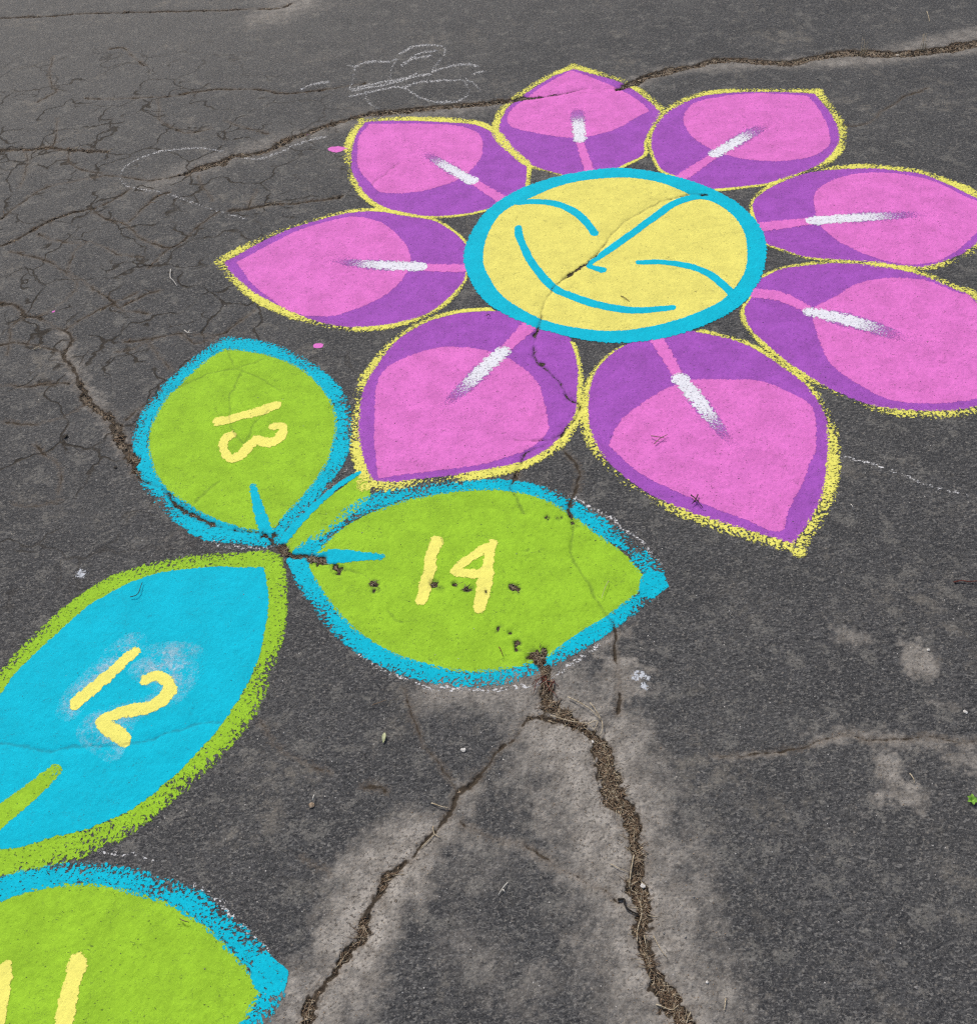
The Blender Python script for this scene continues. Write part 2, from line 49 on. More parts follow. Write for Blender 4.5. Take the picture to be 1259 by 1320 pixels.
CRACKS = [[[-1.2918,2.9636,0.004],[-1.2508,2.9757,0.0045],[-1.1782,3.0017,0.005],[-1.0664,2.9935,0.0045],[-0.9746,2.9556,0.0054],[-0.9146,2.9602,0.0074],[-0.8565,2.9791,0.0122],[-0.8111,3.0051,0.0195],[-0.7526,3.0294,0.0215],[-0.7192,3.0629,0.0126],[-0.609,3.0795,0.015],[-0.5627,3.127,0.0186],[-0.478,3.1847,0.0148],[-0.4033,3.2246,0.0153],[-0.3273,3.2597,0.0188],[-0.2241,3.2745,0.0191],[-0.0687,3.2749,0.0191],[0.0871,3.2808,0.0191],[0.2248,3.2843,0.0164],[0.2774,3.2918,0.0081],[0.3774,3.3021,0.0053],[0.4375,3.3253,0.0055],[0.532,3.3085,0.0056],[0.5658,3.3081,0.0193],[0.6426,3.3631,0.0234],[0.7206,3.4016,0.0263],[0.8258,3.4239,0.0217],[0.914,3.4497,0.0234],[1.0282,3.4226,0.0237],[1.1408,3.3838,0.026],[1.2476,3.406,0.0214],[1.3333,3.4263,0.0289],[1.429,3.4084,0.0329],[1.5223,3.3849,0.0263],[1.6246,3.3899,0.0279],[1.7098,3.3982,0.0319],[1.8069,3.4229,0.0316],[2.0039,3.4601,0.0268]],[[-1.6156,3.249,0.0104],[-1.5093,3.2367,0.0102],[-1.4023,3.2192,0.0104],[-1.3314,3.2229,0.0099],[-1.3001,3.1974,0.009],[-1.2198,3.1792,0.0097],[-1.1401,3.1612,0.0097]],[[-1.3629,3.4201,0.0042],[-1.3427,3.3189,0.0042],[-1.3314,3.2229,0.0043]],[[-1.4919,3.9417,0.0037],[-1.4789,3.8088,0.0034],[-1.4505,3.7098,0.0032],[-1.4115,3.624,0.004],[-1.4576,3.5613,0.0065]],[[-1.2755,3.1782,0.0034],[-1.2515,3.1145,0.0037],[-1.2057,3.0633,0.005],[-1.1333,3.023,0.0055]],[[-1.4149,2.6189,0.0079],[-1.3555,2.6502,0.008],[-1.3158,2.6727,0.0076],[-1.2631,2.7392,0.0077],[-1.1835,2.7996,0.0083],[-1.1163,2.8155,0.0083],[-1.0659,2.8606,0.0078],[-1.0219,2.9078,0.0078]],[[-1.3951,2.8013,0.0057],[-1.3411,2.9164,0.0063],[-1.2918,2.9636,0.007]],[[-1.4157,3.201,0.0029],[-1.3888,3.1218,0.0031],[-1.3804,2.9774,0.0032]],[[-1.1118,2.7931,0.0053],[-1.0424,2.7358,0.0054],[-0.9896,2.6986,0.0047],[-0.9436,2.6304,0.0047],[-0.866,2.5673,0.006],[-0.8234,2.5808,0.0062],[-0.7789,2.6673,0.0057],[-0.7366,2.7322,0.006]],[[-0.9934,2.72,0.0053],[-0.9607,2.8006,0.0055],[-0.934,2.8537,0.0065],[-0.901,2.871,0.0074]],[[-0.6962,2.7431,0.0079],[-0.6382,2.7429,0.0079],[-0.5814,2.7558,0.0079],[-0.4995,2.7476,0.0079],[-0.4071,2.7551,0.0079],[-0.361,2.7655,0.0079]],[[-0.6391,2.7516,0.0031],[-0.6247,2.8461,0.0032]],[[-0.8172,2.9588,0.0034],[-0.7909,2.8855,0.0034],[-0.7546,2.8041,0.0034]],[[-1.3469,2.374,0.0098],[-1.2778,2.354,0.0081],[-1.2387,2.3417,0.0064],[-1.1945,2.2909,0.0076],[-1.1614,2.2831,0.0066],[-1.1039,2.2318,0.0049],[-1.0698,2.2074,0.0045],[-1.043,2.1681,0.007],[-1.0509,2.112,0.01],[-1.0289,2.075,0.0116],[-1.0,2.0319,0.0056],[-0.9663,1.954,0.0109],[-0.9425,1.9026,0.0114],[-0.8832,1.8482,0.013],[-0.8491,1.7745,0.0158],[-0.7969,1.6938,0.0136],[-0.7779,1.6348,0.0084],[-0.7529,1.6102,0.0058],[-0.7323,1.6007,0.0061],[-0.7128,1.5866,0.0055],[-0.6761,1.5474,0.0071],[-0.6271,1.4986,0.0083],[-0.5763,1.4663,0.0079],[-0.5245,1.4475,0.0062],[-0.4805,1.4361,0.0066],[-0.4393,1.393,0.0097],[-0.4136,1.3734,0.0095],[-0.3674,1.356,0.0048],[-0.3214,1.3284,0.0038],[-0.2924,1.3172,0.0019],[-0.2443,1.286,0.0018]],[[-1.2456,2.0091,0.0058],[-1.1854,2.0016,0.0058],[-1.0995,1.9909,0.0059],[-1.0552,1.9912,0.0061],[-1.0055,1.9938,0.0062]],[[-1.1384,1.8653,0.004],[-1.0856,1.8481,0.0043],[-1.0436,1.8512,0.0047],[-0.99,1.8694,0.0048],[-0.9541,1.904,0.0047]],[[-1.0438,1.7817,0.0027],[-1.017,1.7371,0.0062],[-0.9869,1.7158,0.0037],[-0.9641,1.6856,0.0027],[-0.9481,1.606,0.0027]],[[-1.0466,1.584,0.0026],[-1.0188,1.5763,0.0028],[-0.9741,1.576,0.0029],[-0.941,1.5816,0.003]],[[-1.0691,2.204,0.0048],[-1.0406,2.2433,0.005],[-1.0009,2.282,0.0052],[-0.9539,2.3205,0.0054],[-0.9064,2.3491,0.0055]],[[-1.2304,2.1733,0.0052],[-1.191,2.1778,0.0046],[-1.1236,2.1498,0.0042],[-1.0571,2.1222,0.0042]],[[-1.0444,2.4039,0.0045],[-0.9782,2.3378,0.0044],[-0.926,2.2821,0.0049],[-0.8593,2.2561,0.0055]],[[-0.9474,2.285,0.0049],[-0.902,2.3239,0.005],[-0.8449,2.362,0.0051]],[[-1.1993,2.1311,0.0024],[-1.2208,2.2306,0.0027],[-1.2044,2.2719,0.0036]],[[-1.1614,2.2831,0.0053],[-1.1132,2.3282,0.005],[-1.076,2.4011,0.0033],[-1.1257,2.4816,0.0037],[-1.2216,2.5638,0.0044],[-1.3128,2.6161,0.0048]],[[-0.9526,2.3133,0.0032],[-1.0304,2.3876,0.0032],[-1.1299,2.501,0.0032]],[[-1.1257,2.4816,0.0029],[-1.1243,2.5771,0.0035],[-1.0907,2.6317,0.0048],[-0.9981,2.5589,0.0038],[-0.9264,2.5293,0.0041]],[[-1.2529,2.6962,0.0037],[-1.1706,2.6353,0.0043],[-1.0907,2.6317,0.0049]],[[-0.9004,2.1399,0.0053],[-0.8405,2.1417,0.0054],[-0.7917,2.1513,0.0054]],[[-0.8942,2.4677,0.004],[-0.8617,2.5393,0.0044],[-0.8234,2.5808,0.0048]],[[-1.7971,4.3341,0.0093],[-1.6056,4.3188,0.0093],[-1.4474,4.3101,0.0093],[-1.161,4.2757,0.0091],[-0.8139,4.2213,0.009],[-0.6589,4.2052,0.0093],[-0.6154,4.2419,0.0081]],[[-1.2865,3.9569,0.0097],[-1.2269,3.9524,0.0067],[-1.1761,3.863,0.0047],[-1.129,3.7894,0.0048]],[[-1.2922,3.5557,0.0076],[-1.1099,3.5296,0.0076],[-0.9999,3.5219,0.0078],[-0.9065,3.5347,0.008],[-0.7987,3.5451,0.0077],[-0.6591,3.5085,0.0071],[-0.575,3.4703,0.0075],[-0.4407,3.4756,0.0077],[-0.3066,3.5046,0.0077]],[[-1.026,3.5149,0.0033],[-1.0086,3.3707,0.0031],[-0.9473,3.2952,0.0041],[-0.8986,3.2447,0.006],[-0.8178,3.2575,0.0066]],[[-0.7713,3.303,0.005],[-0.6182,3.1874,0.0049]],[[1.1939,2.9442,0.0057],[1.2788,2.9448,0.0047],[1.3511,3.0189,0.0039],[1.4511,3.0963,0.0044],[1.5278,3.1369,0.0048]],[[0.7062,2.6096,0.0083],[0.6683,2.6112,0.0082],[0.607,2.608,0.0038],[0.513,2.5559,0.0022],[0.4092,2.4516,0.0019],[0.3414,2.3477,0.0038],[0.2975,2.2993,0.0083],[0.2444,2.2534,0.004],[0.2147,2.2054,0.0028],[0.1824,2.1458,0.0021],[0.1708,2.066,0.005],[0.1573,2.0268,0.0061],[0.146,1.9882,0.0029],[0.1478,1.9248,0.0057],[0.1774,1.8802,0.0033],[0.1984,1.832,0.0051],[0.2116,1.786,0.0054],[0.2348,1.7667,0.0059],[0.2274,1.7354,0.0037],[0.2154,1.7104,0.0044],[0.1847,1.6751,0.0047],[0.1748,1.6331,0.0054],[0.2015,1.5781,0.0047],[0.2093,1.5436,0.0051],[0.1982,1.5072,0.0042],[0.1848,1.465,0.005],[0.1749,1.4369,0.0049],[0.1757,1.4016,0.0057],[0.1714,1.3783,0.0016],[0.1614,1.3204,0.0013],[0.1772,1.2679,0.0016],[0.189,1.2021,0.0019],[0.2099,1.1548,0.0019],[0.2204,1.1335,0.0045],[0.2181,1.0571,0.0051],[0.2157,1.0013,0.0056],[0.2023,0.9391,0.0041]],[[0.1847,1.6751,0.0049],[0.1542,1.6532,0.0044],[0.1194,1.6573,0.0025],[0.0686,1.6607,0.002]],[[0.1683,1.654,0.0035],[0.1257,1.6313,0.0023],[0.0947,1.6151,0.0031],[0.0817,1.5847,0.0062],[0.0699,1.5453,0.007],[0.0575,1.5161,0.0067],[0.064,1.4923,0.0052],[0.0719,1.4663,0.0034],[0.0781,1.441,0.002]],[[0.0657,1.0896,0.0029],[0.0679,1.0649,0.0118],[0.076,1.0434,0.0132],[0.0772,1.0263,0.0115],[0.0804,0.9861,0.0129],[0.0912,0.9543,0.0177],[0.1181,0.9217,0.0135],[0.1514,0.8907,0.0132],[0.1677,0.8604,0.018],[0.1702,0.8204,0.0187],[0.1702,0.7831,0.0187],[0.1874,0.7496,0.0172],[0.1876,0.7089,0.0192],[0.1937,0.6678,0.0188],[0.1877,0.6303,0.0196],[0.1908,0.6114,0.0161],[0.1951,0.5784,0.0132],[0.1854,0.5485,0.0129],[0.1844,0.5141,0.0129],[0.189,0.4792,0.0152],[0.2023,0.4501,0.0162],[0.2183,0.4204,0.0149],[0.2336,0.3784,0.0135]],[[0.0832,0.9312,0.0094],[0.0463,0.9378,0.0094],[0.033,0.928,0.0073],[0.0161,0.9078,0.0059],[-0.0257,0.878,0.0057],[-0.0567,0.8319,0.0063],[-0.0871,0.8087,0.007],[-0.1081,0.7753,0.0068],[-0.1376,0.7422,0.0068],[-0.1703,0.7064,0.006],[-0.2033,0.6832,0.0106],[-0.2256,0.6558,0.0091],[-0.2388,0.6295,0.0077],[-0.2529,0.5991,0.01],[-0.2547,0.5732,0.0125],[-0.2803,0.5508,0.0112],[-0.2972,0.5272,0.0086],[-0.32,0.4924,0.0097],[-0.331,0.462,0.0107],[-0.3488,0.4217,0.0106]],[[-0.0922,0.812,0.0021],[-0.1058,0.8422,0.0021],[-0.1197,0.873,0.0022],[-0.149,0.906,0.0022],[-0.1732,0.9711,0.0022],[-0.1828,1.0261,0.0023]],[[-0.0892,0.7585,0.0027],[-0.0529,0.735,0.0026],[-0.0217,0.7202,0.0033],[0.0057,0.7112,0.0033],[0.0275,0.6988,0.0026],[0.0607,0.6765,0.0026],[0.0891,0.6511,0.0025],[0.1352,0.6247,0.0025],[0.157,0.6057,0.0038]],[[-0.4443,0.9803,0.0027],[-0.4044,0.9217,0.0027],[-0.3723,0.8959,0.0028],[-0.3123,0.871,0.0028]],[[-0.3516,0.7178,0.0024],[-0.3315,0.7017,0.0024],[-0.3079,0.6855,0.0024]],[[-0.252,0.8392,0.0043],[-0.2345,0.8361,0.0042],[-0.217,0.8259,0.0041]],[[0.3515,0.8348,0.0027],[0.4039,0.8301,0.0026],[0.4725,0.8372,0.0026],[0.5241,0.8444,0.0025],[0.5667,0.8525,0.0025],[0.5894,0.8565,0.0028],[0.6308,0.8421,0.0027],[0.6752,0.8425,0.0027],[0.7531,0.8354,0.0027],[0.8068,0.8289,0.0027]],[[-0.7554,1.925,0.001],[-0.6598,1.98,0.0011],[-0.6035,1.9937,0.0011],[-0.5288,2.0233,0.0011]],[[-0.6278,2.073,0.0007],[-0.6051,2.0089,0.0007],[-0.5829,1.9821,0.0008],[-0.5214,1.9391,0.0008],[-0.4757,1.8903,0.0008]],[[-0.5882,1.9769,0.0007],[-0.598,1.8913,0.0007],[-0.5907,1.8075,0.0006],[-0.5522,1.7186,0.0008],[-0.5262,1.7863,0.0008],[-0.502,1.824,0.0008]],[[-0.9173,0.9795,0.0005],[-0.858,0.9677,0.0005],[-0.8135,0.9574,0.0005],[-0.744,0.9605,0.0006],[-0.652,0.9552,0.0006],[-0.6125,0.972,0.0006],[-0.5505,0.9822,0.0006],[-0.5157,0.987,0.0006]],[[-0.186,2.9288,0.0013],[-0.2219,2.8878,0.0012],[-0.2686,2.8131,0.0011]],[[-0.6407,1.5504,0.0008],[-0.6236,1.5766,0.0008],[-0.5925,1.604,0.0008]],[[-0.5675,2.2304,0.0037],[-0.6046,2.1919,0.0036],[-0.6311,2.1561,0.0038],[-0.6673,2.1382,0.0039],[-0.7582,2.1566,0.004],[-0.8373,2.1349,0.004],[-0.8681,2.1041,0.004],[-0.9138,2.1037,0.0039]],[[-0.8373,2.1349,0.0024],[-0.8203,2.1042,0.0025],[-0.7571,2.0131,0.0024]],[[-0.847,1.833,0.0032],[-0.8087,1.8806,0.0033],[-0.7774,1.9077,0.0034]],[[-0.2125,1.2013,0.002],[-0.182,1.1795,0.002]],[[-0.7582,2.1566,0.003],[-0.7063,2.1146,0.0035],[-0.6677,2.1255,0.004]]]
DUST = [[[[0.0745,1.0132,0.0437],[0.0912,0.9543,0.0725],[0.1248,0.8962,0.1066],[0.1488,0.8194,0.1016],[0.1631,0.7339,0.0973],[0.1704,0.6544,0.0904],[0.1832,0.5793,0.0912],[0.1876,0.4981,0.0941],[0.2084,0.4211,0.103],[0.2316,0.3685,0.1061]],1.0],[[[-0.1128,0.751,0.0247],[-0.1843,0.7036,0.0604],[-0.228,0.6497,0.0677],[-0.2575,0.5911,0.0658],[-0.2916,0.5358,0.0619],[-0.3242,0.4829,0.0604],[-0.3439,0.4316,0.0588]],1.15],[[[0.2211,1.1389,0.0224],[0.2186,1.0502,0.0317],[0.2059,0.9355,0.0413]],0.7],[[[-0.1258,1.0073,0.0248],[-0.0402,1.0075,0.0414],[0.0306,1.0007,0.0562],[0.0682,0.9484,0.0519]],0.8],[[[-0.0871,0.8087,0.0248],[-0.1121,0.7715,0.0299]],0.5],[[[0.1899,3.2684,0.0377],[-0.0696,3.2371,0.0483],[-0.275,3.2187,0.0426],[-0.527,3.1568,0.0514],[-0.7651,3.0314,0.0585],[-0.9466,2.9327,0.0476]],0.45],[[[0.5658,3.3081,0.0369],[0.7206,3.4016,0.0379],[0.9438,3.4022,0.0405],[1.228,3.3737,0.0403],[1.4365,3.3649,0.0496],[1.6356,3.4061,0.0738],[1.8158,3.446,0.0952]],0.6],[[[-0.6992,4.1391,0.0903],[-0.5992,4.231,0.131]],0.6],[[[-1.0732,2.1948,0.0154],[-0.9909,1.9979,0.0185],[-0.8548,1.7857,0.0249],[-0.7902,1.6755,0.0205]],0.5],[[[0.5249,0.8473,0.0058],[0.5977,0.8527,0.012],[0.6997,0.8358,0.0152],[0.8029,0.8189,0.0151]],0.55],[[[-0.0117,0.718,0.0079],[0.0307,0.692,0.0181],[0.1003,0.6413,0.0114]],0.5],[[[0.3515,0.8348,0.0058],[0.4718,0.8343,0.0058]],0.6],[[[0.6379,0.79,0.0181],[0.6308,0.748,0.0413],[0.6451,0.7329,0.027]],0.75],[[[0.7475,0.8018,0.0156],[0.7855,0.7839,0.0217]],0.6],[[[0.761,1.0142,0.0128],[0.7673,0.9831,0.0253]],0.7],[[[0.6273,1.0711,0.0129],[0.6575,1.0504,0.0146]],0.5],[[[-0.1009,0.5667,0.0348],[-0.067,0.5294,0.0457]],0.35],[[[-0.0356,0.4716,0.0218],[0.0236,0.4888,0.0329]],0.35],[[[-0.0845,0.663,0.0385],[-0.0322,0.6973,0.0325]],0.25],[[[0.7586,0.9073,0.0126],[0.7852,0.9048,0.011]],0.4],[[[0.3207,0.4442,0.0236],[0.3355,0.4115,0.0256]],0.5]]
TWIGS = [["grass_stalk","pale dry branching stalk lying right of the wide crack just below leaf 14",[[[0.1158,0.9758],[0.1503,0.9482],[0.1691,0.9226]],[[0.154,0.9594],[0.161,0.9447],[0.1692,0.9238]],[[0.0808,0.9408],[0.1083,0.9295],[0.1295,0.9225],[0.1462,0.916],[0.1573,0.9002]],[[0.1466,0.9184],[0.1624,0.9219],[0.1561,0.9076]],[[0.17,0.9212],[0.1691,0.9064],[0.1629,0.8935]]],0.0011,"straw"],["root_loop","black bent root forming a loop at the left edge of the wide crack",[[[0.1521,0.606],[0.1618,0.6053],[0.1619,0.5979],[0.1644,0.5905],[0.1714,0.5851],[0.181,0.5807]]],0.0021,"black"],["straw","long upright pale straw in the wide crack above the root loop",[[[0.1888,0.676],[0.1819,0.656],[0.1767,0.6387],[0.1732,0.624]]],0.0011,"straw"],["straw","thin curved straw reaching left out of the wide crack above the root loop",[[[0.1493,0.6632],[0.1616,0.6539],[0.1768,0.6475]]],0.0008,"straw"],["straw","longest pale straw lying along the wide crack just below the root loop",[[[0.1865,0.6032],[0.186,0.5815],[0.1767,0.5609],[0.1722,0.5402]]],0.0011,"straw"],["straw","thin straw slanting out of the right edge of the wide crack below the loop",[[[0.1981,0.5463],[0.2051,0.525],[0.2134,0.5118]]],0.0008,"straw"],["straw","short pale straw inside the wide crack right of the longest one",[[[0.1843,0.5491],[0.1851,0.5282]]],0.0009,"straw"],["straw","bent pale straw crossing the wide crack near the bottom edge",[[[0.1855,0.4487],[0.207,0.4412],[0.2181,0.4462]]],0.001,"straw"],["straw","pale straw at the right of the wide crack at the very bottom edge",[[[0.2334,0.4339],[0.2288,0.4279],[0.2244,0.4199]]],0.0011,"straw"],["straw","pale straw lying left of where the two thin cracks meet",[[[-0.1364,0.7932],[-0.1209,0.7848],[-0.1079,0.7816]]],0.0012,"straw"],["forked_straw","small forked straw lying in the narrow left crack",[[[-0.1348,0.7529],[-0.1326,0.7378],[-0.1237,0.7316]],[[-0.1326,0.7378],[-0.1483,0.723],[-0.1561,0.7157]]],0.001,"straw"],["forked_straw","white forked straw on dark asphalt between the two lower cracks",[[[-0.0175,0.6473],[-0.0262,0.638],[-0.0343,0.6281]],[[-0.0263,0.6368],[-0.0231,0.6303]]],0.001,"white"],["straw","tiny white straw beside a brown seed below leaf 12",[[[-0.3356,0.8235],[-0.3377,0.8137]]],0.0013,"white"],["red_twig","dark red twig on asphalt at the right edge",[[[0.8857,1.1626],[0.8995,1.1631],[0.9133,1.1597],[0.9393,1.1608]]],0.0016,"red"],["brown_twig","forked brown twig lying on the pink of the lower middle petal",[[[0.3764,1.6294],[0.3911,1.6201],[0.4064,1.6183]],[[0.3796,1.604],[0.394,1.6173],[0.4137,1.63]]],0.0012,"brown"],["twig_clump","small clump of dark twigs on the border low on the lower middle petal",[[[0.4291,1.4399],[0.435,1.4281],[0.4416,1.4118],[0.4463,1.4024]],[[0.4441,1.4405],[0.4362,1.4257],[0.426,1.4157]],[[0.4301,1.4197],[0.4422,1.4228]]],0.0014,"dark"],["curled_twig","dark curled twig near the top of blue leaf 12",[[[-0.733,1.2891],[-0.7209,1.2917],[-0.7162,1.3011],[-0.7153,1.315],[-0.7143,1.3249]]],0.001,"dark"],["brown_twig","small brown twig on the bottom right of the yellow smiling face",[[[0.3873,2.158],[0.3957,2.1468],[0.4055,2.1321]]],0.0011,"brown"],["brown_twig","thin brown twig on the green of leaf 11 near its top",[[[-0.5371,0.6293],[-0.5303,0.6251],[-0.5227,0.6233]]],0.001,"brown"],["brown_twig","short reddish twig low on the green of leaf 14",[[[-0.0014,1.0962],[0.0024,1.087],[0.0045,1.0745]]],0.001,"red"],["straw","fine pale straw on the green near the right tip of leaf 14",[[[0.2251,1.2313],[0.2146,1.211],[0.2055,1.189]]],0.0006,"straw"],["curled_twig","tiny curled dark twig on the purple at the top of the lower left petal",[[[0.0359,2.1162],[0.042,2.1186],[0.0455,2.1116]]],0.0012,"dark"],["straw","white three-armed straw bit on cracked asphalt left of the left petal",[[[-0.8236,2.4428],[-0.8179,2.4015],[-0.8054,2.3816],[-0.7935,2.3585]]],0.0014,"white"],["forked_straw","white forked straw bit just above leaf 13",[[[-0.7468,2.1616],[-0.7347,2.1471],[-0.7229,2.1487]],[[-0.7347,2.1471],[-0.7324,2.1597]]],0.0014,"white"],["straw","pale straw in the far crack right above the upper left petal",[[[-0.2137,3.2727],[-0.1956,3.2479],[-0.1777,3.2128]]],0.0015,"straw"],["straw","pale straw on the asphalt near the top right, above the far crack",[[[1.7203,3.6932],[1.71,3.6478],[1.6986,3.6035]]],0.0013,"straw"],["brown_twig","brown twig beside the small crack on the left edge",[[[-1.1314,2.1318],[-1.1213,2.14],[-1.1122,2.1356]]],0.0016,"straw"],["straw","thin pale straw lying on the dark asphalt under leaf 14",[[[-0.2397,0.9919],[-0.2255,0.9954],[-0.2128,1.0008]]],0.0008,"brown"],["straw","white straw bit on dark asphalt left of the narrow crack",[[[0.7512,1.3818],[0.7527,1.3707]]],0.001,"white"],["straw","slender dry straw in the tan patch by the right edge",[[[0.6686,0.7757],[0.6704,0.7656],[0.6701,0.7572]]],0.001,"straw"],["straw","dry straw on the tan dust right of the wide crack at the bottom",[[[0.2876,0.4489],[0.2846,0.4406],[0.2817,0.4323]]],0.001,"straw"]]
PEBBLES = [["white_pebble","white pebble on asphalt above the junction of the thin cracks",[-0.0782,0.8889],0.0055],["white_pebble","white pebble lying near the right edge level with leaf 14's crack end",[0.803,0.8827],0.0045],["white_pebble","small white pebble on tan dust near the bottom, right of the wide crack",[0.2652,0.4733],0.0035],["white_pebble","pale pebble in the dirt near the upper bend of the wide crack",[0.1481,0.8864],0.005],["white_pebble","cream pebble lying in the wide crack above the root loop",[0.1956,0.6259],0.0045],["cream_pebble","cream pebble in the far crack near the top right",[1.5148,3.3863],0.009],["grey_pebble","small grey pebble on dark asphalt in the bottom right corner",[0.5646,0.4425],0.0035],["white_pebble","tiny white pebble on asphalt right of the far right leaf tip",[0.7843,1.0153],0.004],["grey_pebble","grey pebble on the asphalt above the upper right petal",[1.2018,3.2509],0.005],["brown_seed","brown seed husk on dark asphalt below leaf 12",[-0.34,0.8068],0.006],["dark_clod","black dirt clod on asphalt left of leaf 13",[-0.9749,1.792],0.008],["dark_clod","dark clod lying right of the crack, left of leaf 13",[-0.8358,1.6733],0.005]]
LEAFBIT = [[-0.2165,0.9354],[-0.2191,0.914]]
SPRIG = [0.7518,0.7194]
TUFTS = [[1.3979,3.4021],[1.6022,3.3941]]
REDROOT = [0.0824,1.0208]


# ---------------------------------------------------------------- numpy helpers
def _hash(ix, iy, seed):
    h = (ix.astype(np.int64) * 374761393 + iy.astype(np.int64) * 668265263 + seed * 974634777) & 0x7fffffff
    h = ((h ^ (h >> 13)) * 1274126177) & 0x7fffffff
    return ((h ^ (h >> 16)) & 0xffff) / 65535.0
def vnoise(x, y, f, seed=0):
    x = x * f; y = y * f; ix = np.floor(x); iy = np.floor(y); fx = x - ix; fy = y - iy
    fx = fx * fx * (3 - 2 * fx); fy = fy * fy * (3 - 2 * fy)
    a = _hash(ix, iy, seed); b = _hash(ix + 1, iy, seed); c = _hash(ix, iy + 1, seed); d = _hash(ix + 1, iy + 1, seed)
    return (a * (1 - fx) + b * fx) * (1 - fy) + (c * (1 - fx) + d * fx) * fy - 0.5
def smooth(P, K=(), n=4, closed=True):
    """Catmull-Rom through P (any number of columns), corners K stay sharp"""
    P = np.array(P, float); N = len(P); out = []
    for i in range(N if closed else N - 1):
        p1 = P[i]; p2 = P[(i + 1) % N]
        p0 = P[i - 1] if (closed or i > 0) else p1
        p3 = P[(i + 2) % N] if (closed or i + 2 < N) else p2
        if i in K: p0 = 2 * p1 - p2
        if (i + 1) % N in K: p3 = 2 * p2 - p1
        for k in range(n):
            t = k / n
            out.append(0.5 * ((2 * p1) + (-p0 + p2) * t + (2 * p0 - 5 * p1 + 4 * p2 - p3) * t * t + (-p0 + 3 * p1 - 3 * p2 + p3) * t ** 3))
    if not closed: out.append(P[-1])
    return np.array(out)
def segdist(x, y, A, B, closed):
    """nearest segment: distance, arclength along, t, index"""
    d = np.full(x.shape, 9e9); u = np.zeros(x.shape); ti = np.zeros(x.shape); ii = np.zeros(x.shape, int); L = 0.0
    for k in range(len(A)):
        ax, ay = A[k][:2]; bx, by = B[k][:2]; dx = bx - ax; dy = by - ay; l2 = dx * dx + dy * dy + 1e-12; l = math.sqrt(l2)
        t = np.clip(((x - ax) * dx + (y - ay) * dy) / l2, 0, 1)
        q = np.hypot(x - ax - t * dx, y - ay - t * dy); m = q < d
        d[m] = q[m]; u[m] = (L + t * l)[m]; ti[m] = t[m]; ii[m] = k; L += l
    return d, u, ti, ii
def poly_sdf(x, y, P):
    B = np.roll(P, -1, 0); d, u, _, _ = segdist(x, y, P, B, True)
    ins = np.zeros(x.shape, bool)
    for k in range(len(P)):
        ax, ay = P[k]; bx, by = B[k]
        if ay == by: continue
        c = ((ay > y) != (by > y)) & (x < (bx - ax) * (y - ay) / (by - ay) + ax); ins ^= c
    return np.where(ins, d, -d), u
def line_sdf(x, y, L):
    A = L[:-1]; B = L[1:]; d, u, t, i = segdist(x, y, A, B, False)
    hw = A[i, 2] * (1 - t) + B[i, 2] * t
    return hw - d, u

# ---------------------------------------------------------------- the lattice all ground-hugging surfaces share
def wy(y): return 0.42 + 0.415 * np.sqrt((np.asarray(y, float) - 0.1) ** 2 + 0.12)
ys = [0.36]
while ys[-1] < 4.75: ys.append(ys[-1] + 0.0021 + 0.00125 * ys[-1])
st = 0.004; up = list(ys)
while up[-1] < 160: st *= 1.13; up.append(up[-1] + max(st, 0.006))
dn = []; q = 0.36; st = 0.0045
while q > 0.0: q -= st; dn.append(q)
while q > -60: st *= 1.13; q -= st; dn.append(q)
Y = np.array(dn[::-1] + up)
dt = 2.0 / 800; ts = list(np.arange(0, 1.06, dt)); st = dt * 2
while ts[-1] < 1.75: ts.append(ts[-1] + st)
while ts[-1] < 60: st *= 1.13; ts.append(ts[-1] + st)
T = np.array([-a for a in ts[:0:-1]] + ts)
NY, NT = len(Y), len(T)
GX = T[None, :] * wy(Y)[:, None]; GY = np.repeat(Y[:, None], NT, 1)
def idx(x, y):
    r = np.clip(np.searchsorted(Y, y), 1, NY - 1); c = np.clip(np.searchsorted(T, x / wy(y)), 1, NT - 1); return r, c
near = (np.abs(GX) < 6) & (GY > -1) & (GY < 9)
cx_, cy_ = GX[near], GY[near]
warpx = cx_ + 0.006 * vnoise(cx_, cy_, 60, 1) + 0.012 * vnoise(cx_, cy_, 18, 2)
warpy = cy_ + 0.006 * vnoise(cx_, cy_, 60, 3) + 0.012 * vnoise(cx_, cy_, 18, 4)
ragged = vnoise(cx_, cy_, 170, 5) * 0.9 + vnoise(cx_, cy_, 55, 6) * 0.7
gaps = 1.6 * vnoise(cx_, cy_, 11, 31) + 1.2 * vnoise(cx_, cy_, 33, 32)
crack = np.full(cx_.shape, -0.08); dust = np.zeros(cx_.shape)
for pl in CRACKS:
    L = smooth(pl, n=2, closed=False)
    L[:, 2] *= np.interp(L[:, 2], [.002, .006, .012], [.64, .68, .92])
    for k in range(len(L) - 1):
        a, b = L[k], L[k + 1]; mg = 0.09 + max(a[2], b[2])
        m = np.nonzero((warpx > min(a[0], b[0]) - mg) & (warpx < max(a[0], b[0]) + mg) & (warpy > min(a[1], b[1]) - mg) & (warpy < max(a[1], b[1]) + mg))[0]
        if not len(m): continue
        f, _ = line_sdf(warpx[m], warpy[m], np.array([a, b]))
        hwm = 0.5 * (a[2] + b[2])
        f = f + ragged[m] * min(0.013, 1.0 * hwm + 0.0012) - np.clip(gaps[m], 0, 1) * min(hwm * 1.5, .005)
        crack[m] = np.maximum(crack[m], f)
